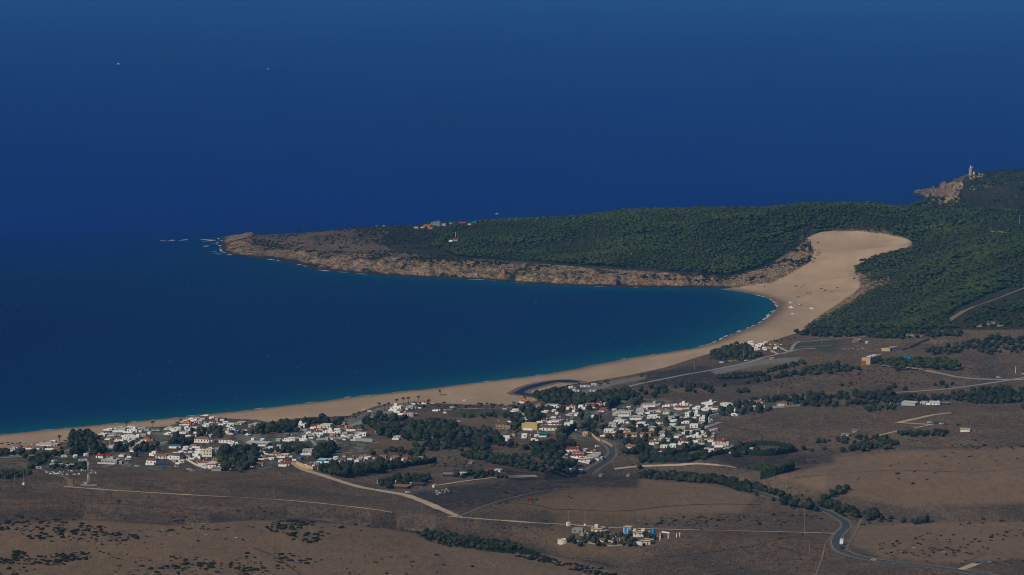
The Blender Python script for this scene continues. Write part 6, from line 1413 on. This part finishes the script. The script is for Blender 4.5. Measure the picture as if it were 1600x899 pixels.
M_cows = [flat_mat('black_hide', (0.014, 0.011, 0.010)), flat_mat('dark_brown_hide', (0.055, 0.022, 0.014)), flat_mat('pale_hide', (0.42, 0.32, 0.24)), flat_mat('tan_hide', (0.26, 0.14, 0.08))]
def cow_mesh(mat, graze):
    hz_, hx_ = ((.35, 1.75) if graze else (1.45, 1.65))
    J = [(-.75, 0, 1.12, .30), (-.2, 0, 1.08, .36), (.35, 0, 1.08, .36), (.75, 0, 1.15, .30), (1.15, 0, 1.15 if graze else 1.35, .19), (hx_ - .15, 0, hz_ + .35 if graze else hz_, .15), (hx_ + .15, 0, hz_ - .05, .09),
         (-.8, -.2, .95, .17), (-.72, -.22, .62, .09), (-.88, -.22, .40, .06), (-.82, -.22, .04, .06), (-.8, .2, .95, .17), (-.62, .22, .62, .09), (-.78, .22, .40, .06), (-.68, .22, .04, .06),
         (.68, -.2, .9, .14), (.7, -.21, .48, .07), (.66, -.21, .04, .06), (.68, .2, .9, .14), (.82, .21, .48, .07), (.84, .21, .04, .06), (-1.1, 0, 1.2, .06), (-1.16, 0, .6, .035)]
    E = [(0, 1), (1, 2), (2, 3), (3, 4), (4, 5), (5, 6), (0, 7), (7, 8), (8, 9), (9, 10), (0, 11), (11, 12), (12, 13), (13, 14), (3, 15), (15, 16), (16, 17), (3, 18), (18, 19), (19, 20), (0, 21), (21, 22)]
    return skin('cow', J, E, mat)
COW = [[cow_mesh(m, gz_) for gz_ in (True, False)] for m in M_cows]
def cow(u, v, c_, label, group):
    x, y, z = hit1(u, v); o = link('cow', COW[c_][random.random() < .4]); o.location = (x, y, z); o.rotation_euler = (0, 0, random.choice([0, math.pi]) + random.uniform(-.7, .7)); tag(o, label, 'cow', group)
CN = {0: 'black cow', 1: 'dark brown cow', 2: 'pale cow', 3: 'tan cow'}
for s, where in (("1411 866 0;1413 863 1;1416 866.5 0;1424 865.5 1;1428 869 0;1434 871 0;1441 863 1;1443 867 1;1452 870 0;1453 859.5 0;1457 858.5 0;1461 860 0;1458 863 0;1459 866 1;1468 861 0;1472 861.5 1;1478 858 0;1480 857.5 0;1484 860 1;1487 861 1;1490 863 0;1491 866 0;1492 870 0;1478 869 0;1475 865 2;1497 863.5 0;1498 862 0;1500 857 0;1509 857.5 1;1512 853 0;1510 866 0;1515 867.5 1;1518 867.5 0;1528 863.5 0;1428 858.5 2;1448 879 1;1536 857 1;1543 859 0", 'grazing in the herd of the lower right field'),
                 ("1502 883.5 0;1509 878 0;1528 881.5 0;1550 880 1;1555 881 0;1561 875.5 0;1571 879.5 0;1579 877.5 1;1579 882 1;1599 879 0;1547 880.5 2", 'standing in the fenced pens at the bottom right'),
                 ("254 831 2;270 831 0;278 836 0;293 829 0;314 828 0;326 829 0;331 828.5 3;340 829.5 0;347 828 3;369 830.5 3;396 826 0;322 838 2;266 839 2;309 847 0;352 844.5 1;369 842.5 2;379 845.5 0;418 825 0", 'grazing on the left hillside near the crest')):
    for q in s.split(';'):
        u, v, c_ = q.split(); cow(float(u), float(v), int(c_), f'{CN[int(c_)]} {where}', f'{CN[int(c_)]}s {where}')

# ------------------------------------------------------------------ fences of the cattle pens
def fence(s, label, h_=1.6, step=3.2):
    a = np.array(pp(s)); x, y, z = hit(a[:, 0], a[:, 1]); P3 = []
    for i in range(len(x) - 1):
        L = math.hypot(x[i + 1] - x[i], y[i + 1] - y[i]); n_ = max(1, int(L / step))
        for k in range(n_): P3.append((x[i] + (x[i + 1] - x[i]) * k / n_, y[i] + (y[i + 1] - y[i]) * k / n_))
    P3.append((x[-1], y[-1])); ox, oy = P3[0]; oz = float(gz(ox, oy)); e = empty('fence', (ox, oy, oz), 0, label, 'fence')
    Q = [(p[0] - ox, p[1] - oy, float(gz(*p)) - oz) for p in P3]
    pm = MB().add(cyl(.1, .08, -.4, h_, 6)).mesh('post', M_wood)
    for q in Q[:100]: o = link('post', pm, e); o.location = q
    for zz in (.5, 1.0, 1.45):
        m = MB()
        for i in range(len(Q) - 1): m.add(bar((Q[i][0], Q[i][1], Q[i][2] + zz), (Q[i + 1][0], Q[i + 1][1], Q[i + 1][2] + zz), .08))
        m.obj('rail', M_wood, e)
fence("1491 890;1510 882;1522 874;1540 866", 'wooden fence on the left side of the cattle pens')
fence("1541 866;1560 869;1580 873;1602 877", 'wooden fence along the top of the cattle pens')
fence("1522 876;1534 879;1556 879;1580 886", 'wooden fence across the middle of the cattle pens')
fence("1602 880;1584 886;1556 895", 'wooden fence on the right side of the cattle pens')
x, y, z = hit1(1538, 880); e = empty('loading_ramp', (x, y, z), 0.5, 'grey metal cattle chute between the pens', 'cattle chute'); MB().box(-4, 4, -.9, -.75, 0, 1.6).obj('side_panel', M_steel, e); MB().box(-4, 4, .75, .9, 0, 1.6).obj('side_panel', M_steel, e); MB().box(-4, 4, -.7, .7, -.2, .15).obj('floor', MAT['x'], e)
# ------------------------------------------------------------------ ruins on the plain and loose stones
def rubble(poly, sp_, r0, r1, keep, label, name, cat, dens=None, mat=None):
    x, y, z = scatter(poly, sp_, keep=keep, dens=dens); ps = []
    v0, f0 = blob(1, np.zeros(3), np.ones(3), .35, 1.5, 4, 1.0)
    for q in range(len(x)):
        r = random.uniform(r0, r1); a = random.uniform(0, 6.28); c_, s_ = math.cos(a), math.sin(a); w_ = v0 * np.array([r, r * .7, r * .6]); ps.append((np.stack([w_[:, 0] * c_ - w_[:, 1] * s_ + x[q], w_[:, 0] * s_ + w_[:, 1] * c_ + y[q], w_[:, 2] + z[q] + r * .2], 1), f0))
    if ps: o = link(name, np_mesh(name, *merge(ps), mat or M_rubble, False)); tag(o, label, cat, kind='stuff')
rubble("1300 545;1390 536;1450 532;1490 532;1450 545;1400 548;1340 548", 4.5, .5, 1.4, .6, 'scattered pale stones of the ruined town behind the museum', 'ruin_stones', 'ruin stones', (30, .42))
rubble("1500 546;1606 540;1606 556;1540 552", 8, .4, 1.0, .5, 'pale stones dotted over the plain at the right', 'field_stones', 'stones', (40, .4))
rubble("0 835;200 835;420 835;700 870;900 890;900 905;0 905", 6.5, .18, .5, .5, 'small pale stones scattered over the near slopes', 'slope_stones', 'stones', (60, .5))
rubble("1270 690;1330 684;1330 688;1270 692", 4, .4, .9, .5, 'pale stones around the clump in the right field', 'clump_stones', 'stones')
rubble("290 805;330 810;325 822;295 822", 4, .3, .8, .5, 'pale stones on the gully side of the left hill', 'gully_stones', 'stones')
rubble("678 766;700 764;702 770;682 774", 2.5, .3, .9, .5, 'heap of pale boulders in the stony field', 'boulder_heap', 'boulders', mat=MAT['w2'])
rubble("880 855;1000 857;1000 880;900 876", 4.5, .2, .6, .5, 'pale stones on the slope below the farm', 'farm_slope_stones', 'stones', (25, .5))
rubble("64 736;150 732;150 742;80 742", 3.2, .4, 1.2, .5, 'pale junk and rubble at the village edge', 'village_edge_rubble', 'rubble', (20, .5), MAT['W'])
for (u, v, w_, h_, lab) in ((1548, 508, 12, 5, 'ruined stone walls below the forest at right, left part'), (1563, 510, 10, 4, 'ruined stone walls below the forest at right, right part'), (1530, 511, 8, 3, 'lowest ruined stone walls below the forest'), (1338, 535, 12, 6, 'roofless basilica ruin with columns'), (938, 745, 5, 5, 'small dark ruined hut on the knoll'), (981, 745, 5, 5, 'small tan ruined tower on the knoll'), (735, 725, 6, 5, 'small roofless stone ruin in the brown field'), (1459, 679, 10, 5, 'stone ruin below the long dark hedge'), (1370, 522, 14, 2, 'low pale excavation wall by the forest')):
    x, y, z = hit1(u, v); s = scale_at(y); W_, H_ = w_ * s, h_ * s * .8; e = empty('stone_ruin', (x, y, z), ROT0, lab, 'ruin')
    for (x0, x1, y0, y1, hh) in ((-W_/2, W_/2, -.3, .3, .6), (-W_/2, -W_/2 + .6, .302, W_ * .7, 1.0), (W_/2 - .6, W_/2, .302, W_ * .7, .75), (-W_/2, W_/2, W_ * .7 + .002, W_ * .7 + .6, 1.1)): MB().box(x0, x1, y0, y1, -.8, H_ * hh).obj('wall', M_rubble, e)
    if 'column' in lab:
        for q in range(6): MB().add(cyl(.45, .4, -.3, 5, 10, -W_/2 + 1.5 + q * (W_ - 3) / 5, -3)).obj('column', M_rubble, e)

rubble('1496 316;1520 290;1560 284;1606 288;1610 316;1560 322', 8, .8, 2.6, .6, 'pale rock outcrops on the far headland slope', 'rock_outcrops', 'rocks', (45, .40))
rubble('1225 404;1262 384;1266 400;1250 416;1190 440;1150 436;1190 424', 6, .8, 2.2, .6, 'tan boulders at the left edge of the dune', 'dune_edge_boulders', 'boulders', (30, .42))
